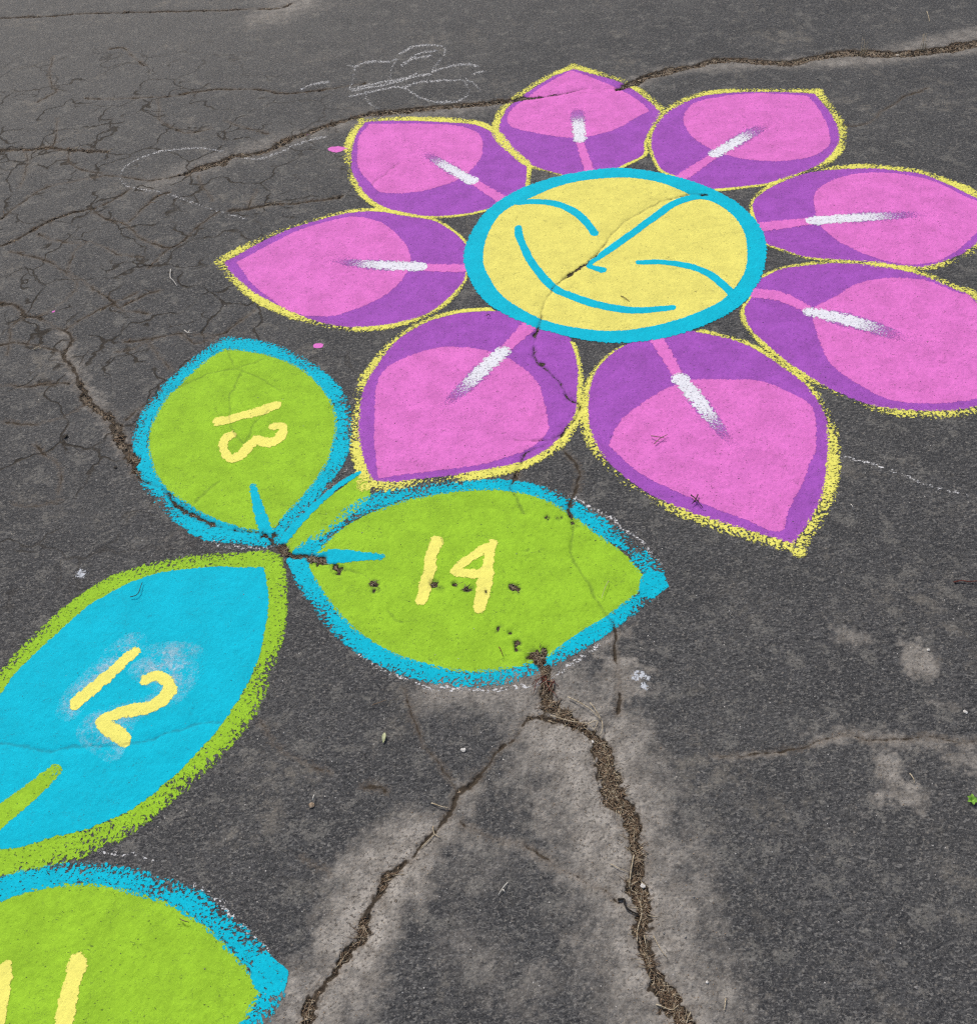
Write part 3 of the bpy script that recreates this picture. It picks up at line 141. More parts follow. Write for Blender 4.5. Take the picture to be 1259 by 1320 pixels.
for x0, y0, r0 in PITS:
    m = np.nonzero((abs(cx_ - x0) < .05) & (abs(cy_ - y0) < .05))[0]
    f = r0 - np.hypot(cx_[m] - x0, cy_[m] - y0) + ragged[m] * 0.012
    crack[m] = np.maximum(crack[m], f)
for pl, s in DUST:
    L = smooth(pl, n=2, closed=False)
    mg = 0.16
    m = np.nonzero((cx_ > L[:, 0].min() - mg) & (cx_ < L[:, 0].max() + mg) & (cy_ > L[:, 1].min() - mg) & (cy_ < L[:, 1].max() + mg))[0]
    f, _ = line_sdf(cx_[m], cy_[m], L)
    wdt = np.median(L[:, 2])
    f = f + (vnoise(cx_[m], cy_[m], 17, 8) * .6 + vnoise(cx_[m], cy_[m], 45, 9) * .6 + vnoise(cx_[m], cy_[m], 120, 19) * .6 + vnoise(cx_[m], cy_[m], 7, 10) * .3) * wdt * (2.6 if wdt < .035 else .85)
    dust[m] = np.maximum(dust[m], s * np.clip(f / (wdt * 1.3) + 0.42, 0, 1))
CR = np.full(GX.shape, -0.08); CR[near] = crack
DU = np.zeros(GX.shape); DU[near] = dust
# height: slow waves of the surface, stone relief, and the cracks carved in
Z = 0.0035 * vnoise(GX, GY, 1.7, 11) + 0.0022 * vnoise(GX, GY, 5, 12)
rough_ = np.clip(1.25 - .22 * cy_ + .12 * cx_, .35, 1.3)
zr = rough_ * (0.0006 * vnoise(cx_, cy_, 42, 13) + 0.0006 * vnoise(cx_ + .3 * cy_, cy_, 90, 14) + 0.0008 * vnoise(cx_, cy_ - .4 * cx_, 190, 15))
dep = np.clip((crack + 0.0025) / 0.009, 0, 1); dep = dep * dep * (3 - 2 * dep)
zr = zr - dep * (0.0022 + 0.0022 * np.clip(crack / 0.012, 0, 1)) + dep * (0.0045 * vnoise(cx_, cy_, 150, 16) + 0.0045 * vnoise(cx_, cy_, 60, 17))
sett = np.clip((crack + 0.035) / 0.035, 0, 1) ** 2; zr -= 0.0018 * sett     # edges of a crack settle a little
Z[near] += zr
def hz(x, y):
    r, c = idx(x, y); return float(Z[r, c])

# ---------------------------------------------------------------- materials
def nodes(name):
    m = bpy.data.materials.new(name); m.use_nodes = True; t = m.node_tree; t.nodes.clear(); return m, t
class N:
    def __init__(s, t): s.t = t
    def n(s, kind, **k):
        o = s.t.nodes.new(kind)
        for a, v in k.items(): setattr(o, a, v)
        return o
    def put(s, sock, v):
        if isinstance(v, bpy.types.NodeSocket): s.t.links.new(v, sock)
        elif v is not None: sock.default_value = v
    def math(s, op, a, b=None, c=None, clamp=False):
        o = s.n('ShaderNodeMath', operation=op, use_clamp=clamp); s.put(o.inputs[0], a)
        if b is not None: s.put(o.inputs[1], b)
        if c is not None: s.put(o.inputs[2], c)
        return o.outputs[0]
    def noise(s, vec, scale, detail=3, rough=.55, dist=0.0):
        o = s.n('ShaderNodeTexNoise'); s.put(o.inputs['Vector'], vec); o.inputs['Scale'].default_value = scale
        o.inputs['Detail'].default_value = detail; o.inputs['Roughness'].default_value = rough; o.inputs['Distortion'].default_value = dist
        return o.outputs['Fac']
    def vor(s, vec, scale, feature='F1', out='Distance', rnd=1.0):
        o = s.n('ShaderNodeTexVoronoi', feature=feature); s.put(o.inputs['Vector'], vec); o.inputs['Scale'].default_value = scale
        o.inputs['Randomness'].default_value = rnd
        return o.outputs[out]
    def ramp(s, fac, lo, hi, a=0.0, b=1.0):
        o = s.n('ShaderNodeMapRange', interpolation_type='SMOOTHSTEP'); s.put(o.inputs['Value'], fac)
        o.inputs['From Min'].default_value = lo; o.inputs['From Max'].default_value = hi
        o.inputs['To Min'].default_value = a; o.inputs['To Max'].default_value = b; return o.outputs[0]
    def mix(s, fac, a, b):
        o = s.n('ShaderNodeMix', data_type='RGBA'); s.put(o.inputs[0], fac)
        for i, v in ((6, a), (7, b)):
            s.put(o.inputs[i], v if isinstance(v, bpy.types.NodeSocket) else (*v, 1.0))
        return o.outputs[2]
    def attr(s, name):
        o = s.n('ShaderNodeAttribute', attribute_name=name); return o.outputs['Fac']
    def pos(s): return s.n('ShaderNodeNewGeometry').outputs['Position']
    def scaled(s, vec, sc3, rot=0.0):
        o = s.n('ShaderNodeMapping'); s.put(o.inputs['Vector'], vec); o.inputs['Scale'].default_value = sc3; o.inputs['Rotation'].default_value = (0, 0, rot); return o.outputs[0]
def relief(g):
    """fine stone relief shared by asphalt and paint: height in ~metres units/1mm"""
    p = g.pos()
    flat = g.scaled(p, (1, 1, 0.0))
    st = g.scaled(flat, (1.0, 1.5, 0.0), math.radians(-30))
    a = g.noise(st, 62, 3, .55, .5)
    b = g.vor(flat, 170, 'F1')
    c = g.noise(flat, 330, 2, .6)
    h = g.math('ADD', g.math('MULTIPLY', g.ramp(a, .32, .60), .40), g.math('MULTIPLY', b, -.75))
    h = g.math('ADD', h, g.math('MULTIPLY', c, .32))
    return p, flat, st, h
def finish(g, col, rough, h, strength, dist=0.002, alpha=None, spec=0.3):
    b = g.n('ShaderNodeBsdfPrincipled'); g.put(b.inputs['Base Color'], col); g.put(b.inputs['Roughness'], rough)
    b.inputs['Specular IOR Level'].default_value = spec
    if h is not None:
        bp = g.n('ShaderNodeBump'); bp.inputs['Strength'].default_value = strength; bp.inputs['Distance'].default_value = dist
        g.put(bp.inputs['Height'], h); g.t.links.new(bp.outputs[0], b.inputs['Normal'])
    if alpha is not None: g.put(b.inputs['Alpha'], alpha)
    o = g.n('ShaderNodeOutputMaterial'); g.t.links.new(b.outputs[0], o.inputs[0])

def asphalt_material():
    m, t = nodes('asphalt'); g = N(t); p, flat, st, h = relief(g)
    crack = g.attr('crack'); dust = g.attr('dust')
    # tone: binder, worn binder, old greyer surface to the upper left (far, left)
    big = g.noise(flat, 1.3, 3, .6); mid = g.noise(flat, 7, 4, .6)
    streak = g.noise(g.scaled(flat, (1.0, 3.6, 0), math.radians(-24)), 48, 6, .68, .6)
    fine = g.noise(flat, 330, 3, .65)
    sep = g.n('ShaderNodeSeparateXYZ'); g.put(sep.inputs[0], p)
    oldm = g.ramp(g.math('ADD', g.math('SUBTRACT', g.math('MULTIPLY', sep.outputs[1], .45), g.math('MULTIPLY', sep.outputs[0], .42)), g.math('MULTIPLY', mid, .8)), 1.45, 2.9)
    base = g.mix(g.ramp(streak, .37, .63), (.027, .028, .030), (.076, .076, .077))
    base = g.mix(g.math('MULTIPLY', g.ramp(big, .42, .66), .34), base, (.086, .085, .082))
    base = g.mix(g.math('MULTIPLY', g.ramp(mid, .56, .38), .5), base, (.033, .034, .036))
    base = g.mix(g.math('MULTIPLY', oldm, .66), base, (.122, .118, .109))
    # worn tips of stones, pale flecks a few mm across
    ch = g.noise(g.scaled(flat, (1, 1.7, 0), math.radians(35)), 135, 4, .70, .8)
    base = g.mix(g.math('MULTIPLY', g.ramp(ch, .55, .61), .72), base, (.215, .21, .198))
    # curled pale wear marks and larger scuffed plates
    wm = g.noise(g.scaled(flat, (1, 1.4, 0), .8), 44, 3, .6, 1.0)
    curl = g.math('MULTIPLY', g.ramp(g.math('ABSOLUTE', g.math('SUBTRACT', wm, .5)),   .016, .003), g.ramp(g.noise(flat, 33, 3, .6), .50, .62))
    base = g.mix(g.math('MULTIPLY', curl, .5), base, (.26, .245, .215))
    pl = g.math('MULTIPLY', g.ramp(g.noise(flat, 19, 5, .72, .3), .54, .62), g.ramp(g.noise(flat, 140, 3, .7), .36, .5))
    base = g.mix(g.math('MULTIPLY', pl, .55), base, (.185, .178, .160))
    base = g.mix(g.math('MULTIPLY', g.ramp(fine, .53, .64), .42), base, (.22, .215, .205))
    base = g.mix(g.math('MULTIPLY', g.ramp(g.noise(st, 150, 4, .65), .44, .38), .80), base, (.018, .018, .020))
    vc = g.n('ShaderNodeTexVoronoi'); g.put(vc.inputs['Vector'], flat); vc.inputs['Scale'].default_value = 190
    sv = g.n('ShaderNodeSeparateColor'); g.put(sv.inputs[0], vc.outputs['Color'])
    stone = g.math('MULTIPLY', g.ramp(sv.outputs[0], .80, .93), g.ramp(vc.outputs['Distance'], .45, .25))
    base = g.mix(g.math('MULTIPLY', stone, .50), base, g.mix(sv.outputs[1], (.12, .112, .10), (.30, .275, .24)))
    v2 = g.n('ShaderNodeTexVoronoi'); g.put(v2.inputs['Vector'], flat); v2.inputs['Scale'].default_value = 110
    s2 = g.n('ShaderNodeSeparateColor'); g.put(s2.inputs[0], v2.outputs['Color'])
    base = g.mix(g.math('MULTIPLY', g.math('MULTIPLY', g.ramp(s2.outputs[0], .94, .945), g.ramp(v2.outputs['Distance'], .14, .08)), .85), base, (.66, .64, .60))
    # worn tan films of silt
    brk = g.noise(flat, 85, 5, .75)
    silt = g.math('MULTIPLY', g.ramp(g.noise(flat, 4.1, 6, .72, .5), .53, .66), g.ramp(g.math('ADD', g.math('MULTIPLY', g.noise(flat, 26, 5, .7), .6), g.math('MULTIPLY', brk, .4)), .46, .56))
    base = g.mix(g.math('MULTIPLY', silt, .48), base, (.215, .196, .165))
    dn = g.math('MULTIPLY', dust, g.ramp(g.math('ADD', brk, g.math('MULTIPLY', dust, .30)), .47, .64, .40, 1.0))
    base = g.mix(g.math('MULTIPLY', dn, .76, clamp=True), base, g.mix(g.ramp(g.noise(flat, 30, 5, .7), .35, .65), (.245, .222, .192), (.46, .425, .375)))
    base = g.mix(g.math('MULTIPLY', g.math('MULTIPLY', dust, g.ramp(g.noise(flat, 170, 4, .7), .46, .40)), .75, clamp=True), base, (.070, .060, .050))
    # hairline net of alligator cracks on the old part
    wv = g.n('ShaderNodeVectorMath', operation='ADD'); g.put(wv.inputs[0], flat)
    wn = g.n('ShaderNodeTexNoise'); g.put(wn.inputs['Vector'], flat); wn.inputs['Scale'].default_value = 9; wn.inputs['Detail'].default_value = 3
    wsc = g.n('ShaderNodeVectorMath', operation='SCALE'); g.put(wsc.inputs[0], wn.outputs['Color']); wsc.inputs['Scale'].default_value = .16
    g.put(wv.inputs[1], wsc.outputs[0])
    ed = g.vor(wv.outputs[0], 4.6, 'DISTANCE_TO_EDGE')
    dx = g.math('ADD', sep.outputs[0], 1.35); dy = g.math('SUBTRACT', sep.outputs[1], 2.6)
    am = g.ramp(g.math('SQRT', g.math('ADD', g.math('MULTIPLY', dx, dx), g.math('MULTIPLY', g.math('MULTIPLY', dy, dy), .75))), 1.45, .75)
    ed2 = g.vor(wv.outputs[0], 10.0, 'DISTANCE_TO_EDGE')
    hair = g.math('MULTIPLY', g.ramp(ed, .022, .007), g.math('MULTIPLY', am, g.ramp(g.noise(flat, 9, 3), .38, .52)))
    hair = g.math('MAXIMUM', hair, g.math('MULTIPLY', g.ramp(ed2, .034, .010), g.math('MULTIPLY', am, g.ramp(g.noise(flat, 7, 3), .56, .66))))
    base = g.mix(g.math('MULTIPLY', hair, .92), base, (.028, .022, .015))
    # soil in the cracks
    rg = g.math('MULTIPLY', g.math('SUBTRACT', g.noise(flat, 260, 3, .7), .5), .006)
    cm = g.ramp(g.math('ADD', crack, rg), -.0012, .0018)
    lip = g.ramp(g.math('ADD', crack, g.math('MULTIPLY', g.math('SUBTRACT', g.noise(flat, 130, 4, .75), .5), .045)), -.0085, -.002)
    base = g.mix(g.math('MULTIPLY', lip, .34), base, (.155, .125, .095))
    wide = g.ramp(crack, .003, .011)
    soil_w = g.mix(g.ramp(g.noise(g.scaled(flat, (1.6, 1, 0)), 190, 4, .7), .40, .62), (.055, .040, .027), (.33, .265, .19))
    soil_t = g.mix(g.noise(flat, 160, 3), (.018, .014, .010), (.078, .058, .038))
    base = g.mix(cm, base, g.mix(wide, soil_t, soil_w))
    hh = g.math('SUBTRACT', h, g.math('MULTIPLY', hair, 1.2))
    finish(g, base, g.ramp(streak, .3, .7, .78, .92), hh, .60, .0026, spec=.28)
    return m

def paint_material(name, col, W=.004, A=.7, holes=.28, stroke=0.0, bias=0.0, var=.06, dirt=.5, soft=.05, translucent=0.0, rim=None, feather=None, top=None, vary=0.0, comb=None):
    """W: raggedness depth, holes: how readily pits show asphalt, stroke: how much the edge breaks into brush dabs"""
    m, t = nodes(name); g = N(t); p, flat, st, h = relief(g)
    h = g.math('ADD', g.math('MULTIPLY', g.vor(flat, 210, 'F1'), -.6), g.math('MULTIPLY', g.noise(flat, 300, 3, .65), .75))
    e = g.attr('edge'); u = g.attr('along'); crack = g.attr('crack'); f = g.attr('fade')
    n1 = g.noise(flat, 115, 4, .65)
    cv = g.n('ShaderNodeCombineXYZ'); g.put(cv.inputs[0], g.math('MULTIPLY', g.math('ADD', u, g.math('MULTIPLY', e, .7)), 120)); g.put(cv.inputs[1], g.math('MULTIPLY', e, 120)); g.put(cv.inputs[2], g.math('MULTIPLY', u, 3.0))
    n2 = g.noise(cv.outputs[0], 1.0, 2, .6)
    r = g.math('ADD', g.math('MULTIPLY', n1, 1 - stroke), g.math('MULTIPLY', n2, stroke))
    val = g.math('ADD', g.math('MULTIPLY', e, 1.0 / W), g.math('MULTIPLY', g.math('SUBTRACT', r, .5), A * 5))
    val = g.math('ADD', g.math('ADD', val, bias), g.math('MULTIPLY', g.math('SUBTRACT', g.noise(flat, 3.3, 2, .5), .5), vary))
    al = g.ramp(val, -soft * 4, soft * 4)
    if comb:      # gaps between the dabs of a loaded brush, widest at the outer side
        cw = g.n('ShaderNodeCombineXYZ'); g.put(cw.inputs[0], g.math('MULTIPLY', g.math('ADD', u, g.math('MULTIPLY', e, .6)), 170)); g.put(cw.inputs[1], g.math('MULTIPLY', e, 150)); g.put(cw.inputs[2], g.math('MULTIPLY', u, 5.0))
        n3 = g.math('ADD', g.math('ADD', g.math('MULTIPLY', g.noise(cw.outputs[0], 1.0, 2, .6), .48), g.math('MULTIPLY', g.noise(flat, 175, 3, .65), .52)), g.math('MULTIPLY', g.math('MINIMUM', e, .016), comb[1]))
        n3 = g.math('ADD', n3, g.math('MULTIPLY', g.math('SUBTRACT', g.noise(flat, 5.0, 2, .5), .5), .50))
        n3 = g.math('ADD', n3, g.math('MULTIPLY', g.math('MAXIMUM', g.math('SUBTRACT', f, 1.0), 0.0), .16))
        al = g.math('MULTIPLY', al, g.ramp(n3, comb[0] - .015, comb[0] + .015))
    # pits left bare
    pit = g.noise(g.scaled(flat, (1, 1.5, 0), .5), 150, 3, .6)
    al = g.math('MULTIPLY', al, g.ramp(pit, holes - .018, holes + .018))
    # missing where the surface is cracked
    cn = g.math('ADD', crack, g.math('MULTIPLY', g.math('SUBTRACT', g.noise(flat, 240, 3, .7), .5), .010))
    al = g.math('MULTIPLY', al, g.ramp(cn, .0024, .0010))
    if translucent:
        al = g.math('MULTIPLY', al, g.ramp(g.math('ADD', g.math('MULTIPLY', g.noise(flat, 170, 4, .75), .5), g.math('MULTIPLY', g.noise(flat, 28, 3, .6), .5)), .42, .66))
    # fade: -1..1 along the stroke, dry brush at its end
    al = g.math('MULTIPLY', al, g.ramp(g.math('ADD', f, g.math('MULTIPLY', g.math('SUBTRACT', g.noise(flat, 230, 3, .7), .5), 1.3)), .30, .50))
    lo = tuple(c * (1 - var * 1.6) for c in col); hi = tuple(min(.93, c * (1 + var)) for c in col)
    c = g.mix(g.ramp(g.math('ADD', g.math('MULTIPLY', g.noise(flat, 16, 5, .65), .6), g.math('MULTIPLY', g.noise(flat, 90, 4, .7), .4)), .36, .64), lo, hi)
    # hollows keep a thin coat, dark binder shows through
    thin = g.ramp(pit, holes + .075, holes + .01)
    c = g.mix(g.math('MULTIPLY', thin, .55), c, tuple(x * .30 + .02 for x in col))
    # small dark scars and curls where the coat broke
    wm = g.noise(g.scaled(flat, (1, 1.5, 0), .7), 58, 2, .5, 1.2)
    curl = g.math('MULTIPLY', g.ramp(g.math('ABSOLUTE', g.math('SUBTRACT', wm, .47)), .014, .003), g.ramp(g.noise(flat, 36, 3, .6), .52, .60))
    c = g.mix(g.math('MULTIPLY', curl, dirt * .95, clamp=True), c, tuple(x * .30 + .02 for x in col))
    vf = g.n('ShaderNodeTexVoronoi'); g.put(vf.inputs['Vector'], g.scaled(flat, (1, 1.8, 0), 1.1)); vf.inputs['Scale'].default_value = 62
    sf = g.n('ShaderNodeSeparateColor'); g.put(sf.inputs[0], vf.outputs['Color'])
    fl = g.math('MULTIPLY', g.ramp(sf.outputs[0], .62, .64), g.ramp(g.math('ADD', vf.outputs['Distance'], g.math('MULTIPLY', n1, .14)), .20, .13))
    c = g.mix(g.math('MULTIPLY', fl, dirt, clamp=True), c, tuple(x * .18 + .02 for x in col))
    # scuffed dirt in the hollows and on high spots
    d1 = g.math('MULTIPLY', g.ramp(g.noise(flat, 9, 4, .7), .46, .70), g.ramp(g.noise(flat, 300, 3, .7), .52, .70))
    c = g.mix(g.math('MULTIPLY', d1, dirt), c, tuple(x * .42 + .03 for x in col))
    cd = g.ramp(g.math('ADD', crack, g.math('MULTIPLY', g.math('SUBTRACT', g.noise(flat, 200, 3), .5), .006)), -.0045, .0005)
    c = g.mix(g.math('MULTIPLY', cd, .48), c, tuple(x * .35 + .02 for x in col))
    if rim: c = g.mix(g.ramp(g.math('ADD', e, g.math('MULTIPLY', g.math('SUBTRACT', n1, .5), .008)), rim[1], 0.0), c, rim[0])
    finish(g, c, .8, h, .30, .0018, alpha=al, spec=.14)
    return m

# real-world paint colours
PINK = (.735, .182, .575); PURPLE = (.365, .090, .480); YEL = (.810, .740, .170); LEMON = (.820, .780, .150)
CYAN = (.000, .490, .655); GREEN = (.315, .560, .030); DIGIT = (.890, .830, .180); WHITE = (.80, .80, .86)
M = {}
M['asphalt'] = asphalt_material()
M['pink'] = paint_material('pink paint', PINK, W=.0040, A=.8, holes=.312, var=.09, dirt=.95)
M['purple'] = paint_material('purple paint', PURPLE, W=.0045, A=.8, holes=.310, var=.09, dirt=.9)
M['lemon'] = paint_material('lemon paint', LEMON, W=.0075, A=.8, holes=.37, stroke=.3, var=.06, dirt=.2, bias=.10, vary=1.5, comb=(.535, 6.5))
M['face'] = paint_material('yellow paint', YEL, W=.003, A=.5, holes=.285, var=.06, dirt=.9)
M['ring'] = paint_material('turquoise paint ring', CYAN, W=.0040, A=1.0, holes=.285, stroke=.5, var=.05, dirt=.3)
M['line'] = paint_material('turquoise paint line', CYAN, W=.0030, A=.45, holes=.26, var=.05, dirt=.3, bias=.35)
M['blueedge'] = paint_material('turquoise dabbed paint', CYAN, W=.0065, A=.6, holes=.36, stroke=.25, var=.05, dirt=.2, bias=.5, vary=1.5, comb=(.500, 6))
M['cyan'] = paint_material('turquoise paint fill', CYAN, W=.004, A=.7, holes=.275, var=.05, dirt=.5)
M['green'] = paint_material('green paint', GREEN, W=.004, A=.7, holes=.295, var=.09, dirt=.9)
M['greenedge'] = paint_material('green dabbed paint', GREEN, W=.0065, A=.6, holes=.36, stroke=.25, vary=1.5, comb=(.495, 6), var=.06, dirt=.4, bias=.4)
M['digit'] = paint_material('pale yellow paint', DIGIT, W=.0045, A=.9, holes=.28, stroke=.3, var=.03, dirt=.1)
M['vein'] = paint_material('pink vein paint', PINK, W=.0050, A=1.2, holes=.30, stroke=.5, var=.05)
M['smear'] = paint_material('purple brushed paint', (.43, .13, .50), W=.006, A=1.7, holes=.41, stroke=.2, var=.05)
M['white'] = paint_material('white brushed paint', WHITE, W=.0075, A=1.5, holes=.365, stroke=.55, var=.03, dirt=.0, bias=.35)
M['chalk'] = paint_material('white chalk', (.70, .70, .70), W=.0030, A=2.6, holes=.49, stroke=.0, bias=-1.0, var=.1, dirt=0)
M['chalkfaint'] = paint_material('faint white chalk', (.62, .62, .62), W=.0030, A=2.6, holes=.50, stroke=.0, bias=-1.5, var=.1, dirt=0)
M['smudge'] = paint_material('chalk dust', (.55, .76, .86), W=.030, A=.28, holes=.25, bias=-.30, var=.05, dirt=0, soft=.30, translucent=.19)
M['drop'] = paint_material('pink drop paint', PINK, W=.002, A=.3, holes=.2, var=.05)
M['splat'] = paint_material('white splash', (.55, .58, .62), W=.006, A=1.5, holes=.42, var=.05)
def plain(name, a, b, scale=200, rough=.8):
    m, t = nodes(name); g = N(t); p = g.pos()
    finish(g, g.mix(g.ramp(g.noise(p, scale, 3), .35, .65), a, b), rough, g.noise(p, scale * 2, 3), .4, .001); return m
M['straw'] = plain('dry straw', (.34, .27, .17), (.60, .52, .38))
M['white_s'] = plain('bleached straw', (.55, .52, .46), (.72, .70, .64))
M['brown'] = plain('brown twig', (.12, .08, .05), (.26, .18, .115))
M['dark'] = plain('dark twig', (.018, .016, .014), (.05, .04, .03))
M['black'] = plain('black root', (.012, .010, .009), (.03, .025, .02))
M['red'] = plain('red twig', (.10, .025, .02), (.20, .06, .04))
M['whitestone'] = plain('white stone', (.52, .50, .46), (.72, .70, .66))
M['greystone'] = plain('grey stone', (.16, .155, .15), (.30, .29, .28))
M['creamstone'] = plain('cream stone', (.42, .36, .28), (.60, .54, .44))
M['seed'] = plain('seed husk', (.20, .145, .095), (.40, .31, .22))
M['clod'] = plain('dirt clod', (.020, .017, .014), (.06, .048, .036))
M['leafgreen'] = plain('pale dry leaf', (.36, .40, .20), (.52, .54, .34))
M['sprig'] = plain('green sprig', (.12, .30, .03), (.25, .46, .06))
STRAWMAT = {'straw': 'straw', 'white': 'white_s', 'brown': 'brown', 'dark': 'dark', 'black': 'black', 'red': 'red'}

# ---------------------------------------------------------------- object helpers
def tag(o, label=None, cat=None, group=None, kind=None):
    for k, v in (('label', label), ('category', cat), ('group', group), ('kind', kind)):
        if v: o[k] = v
    return o
def empty(name, loc, label, cat, group=None):
    o = bpy.data.objects.new(name, None); C.objects.link(o); o.location = loc; o.empty_display_size = .05
    return tag(o, label, cat, group)
def link(name, me, parent=None):
    o = bpy.data.objects.new(name, me); C.objects.link(o)
    if parent:
        o.parent = parent
        r = parent; L = Vector((0, 0, 0))
        while r: L += r.location; r = r.parent
        o.location = -L
    return o
def grid_mesh(name, V, quads, mat, attrs):
    me = bpy.data.meshes.new(name); nv = len(V); nf = len(quads)
    me.vertices.add(nv); me.vertices.foreach_set('co', V.astype(np.float32).ravel())
    me.loops.add(nf * 4); me.loops.foreach_set('vertex_index', quads.astype(np.int32).ravel())
    me.polygons.add(nf); me.polygons.foreach_set('loop_start', np.arange(0, nf * 4, 4, dtype=np.int32))
    me.polygons.foreach_set('use_smooth', np.ones(nf, bool))
    for k, a in attrs.items():
        at = me.attributes.new(k, 'FLOAT', 'POINT'); at.data.foreach_set('value', a.astype(np.float32).ravel())
    me.update(calc_edges=True); me.materials.append(mat); return me
def sheet(name, func, bbox, mat, lift, parent=None, margin=.010):
    """a skin of paint lying on the lattice cells where func(x, y) -> (edge, along, fade) exceeds -margin"""
    x0, y0, x1, y1 = bbox; mg = margin + .012
    r0 = max(0, np.searchsorted(Y, y0 - mg) - 1); r1 = min(NY, np.searchsorted(Y, y1 + mg) + 1)
    wmin, wmax = float(wy(Y[r0])), float(wy(Y[r1 - 1]))
    c0 = max(0, np.searchsorted(T, min((x0 - mg) / wmin, (x0 - mg) / wmax)) - 1); c1 = min(NT, np.searchsorted(T, max((x1 + mg) / wmin, (x1 + mg) / wmax)) + 1)
    x = GX[r0:r1, c0:c1]; y = GY[r0:r1, c0:c1]
    e, u, f = func(x, y)
    keep = e > -margin
    q = keep[:-1, :-1] | keep[1:, :-1] | keep[:-1, 1:] | keep[1:, 1:]
    R, K = np.nonzero(q); W = x.shape[1]
    quads = np.stack([R * W + K, R * W + K + 1, (R + 1) * W + K + 1, (R + 1) * W + K], 1)
    used, inv = np.unique(quads.ravel(), return_inverse=True)
    V = np.stack([x.ravel()[used], y.ravel()[used], Z[r0:r1, c0:c1].ravel()[used] + .00012 + lift * .22], 1)
    a = lambda t: np.broadcast_to(t, x.shape).ravel()[used]
    me = grid_mesh(name, V, inv.reshape(-1, 4), mat, {'edge': a(e), 'along': a(u), 'fade': a(f), 'crack': CR[r0:r1, c0:c1].ravel()[used]})
    return link(name, me, parent)
def wobble(x, y, a=.0042):
    return x + a * (vnoise(x, y, 22, 61) + .6 * vnoise(x, y, 70, 62)), y + a * (vnoise(x, y, 22, 63) + .6 * vnoise(x, y, 70, 64))
def bb(P, m=0.0): return (P[:, 0].min() - m, P[:, 1].min() - m, P[:, 0].max() + m, P[:, 1].max() + m)
def fill_sheet(name, PK, mat, lift, parent=None, margin=.008):
    P = smooth(PK[0], PK[1])
    def f(x, y): e, u = poly_sdf(*wobble(x, y), P); return e, u, 1.0
    return sheet(name, f, bb(P), mat, lift, parent, margin)
def band_sheet(name, outer, inner, mat, lift, parent=None, lap=.0025, tips=False):
    Po = smooth(*outer); Pi = smooth(*inner)
    def f(x, y):
        eo, u = poly_sdf(x, y, Po); ei, _ = poly_sdf(x, y, Pi); e = np.minimum(eo * .75 + .001, (lap - ei) * 1.5); sol = np.zeros(x.shape)
        for k in (outer[1] if tips else ()):
            c = np.array(outer[0][k]); m = Po.mean(0); c = c + (m - c) / np.hypot(*(m - c)) * .022
            near_ = np.hypot(x - c[0], y - c[1]) < .034; e = np.where(near_ & (ei < lap), np.minimum(eo * 2.2 + .003, (lap - ei) * 1.5 + .004), e); sol = np.where(near_, 1.0, sol)
        return e, u, 1.0 + sol
    return sheet(name, f, bb(Po), mat, lift, parent)
def stroke_sheet(name, lines, mat, lift, parent=None, fade=None, margin=.006, n=4, wob=0.0):
    LL = [smooth(l, n=n, closed=False) for l in lines]; LL = [np.column_stack([l[:, :2], np.maximum(l[:, 2], .0006)]) for l in LL]
    tot = [np.hypot(*np.diff(l[:, :2], axis=0).T).sum() for l in LL]
    def f(x, y):
        e = np.full(x.shape, -9.0); u = np.zeros(x.shape); fd = np.ones(x.shape)
        if wob: x, y = x + wob * (vnoise(x, y, 30, 51) + .5 * vnoise(x, y, 90, 52)), y + wob * (vnoise(x, y, 30, 53) + .5 * vnoise(x, y, 90, 54))
        for l, tt in zip(LL, tot):
            a, b = line_sdf(x, y, l); m = a > e; e[m] = a[m]; u[m] = b[m]
            if fade:
                s = b / tt; v = np.clip((s - fade[0]) / (fade[1] - fade[0]), 0, 1); fd[m] = v[m]
        return e, u, fd
    A = np.concatenate(LL); return sheet(name, f, bb(A, A[:, 2].max()), mat, lift, parent, margin)
def centre(P): P = np.array(P); return (float(P[:, 0].mean()), float(P[:, 1].mean()), 0.0)

# ---------------------------------------------------------------- ground
quads_r, quads_c = np.meshgrid(np.arange(NY - 1), np.arange(NT - 1), indexing='ij')
b0 = (quads_r * NT + quads_c).ravel()
me = grid_mesh('asphalt_ground', np.stack([GX.ravel(), GY.ravel(), Z.ravel()], 1), np.stack([b0, b0 + 1, b0 + NT + 1, b0 + NT], 1), M['asphalt'], {'crack': CR, 'dust': DU})
tag(link('ground', me), 'old cracked dark grey asphalt', kind='structure')
del quads_r, quads_c, b0

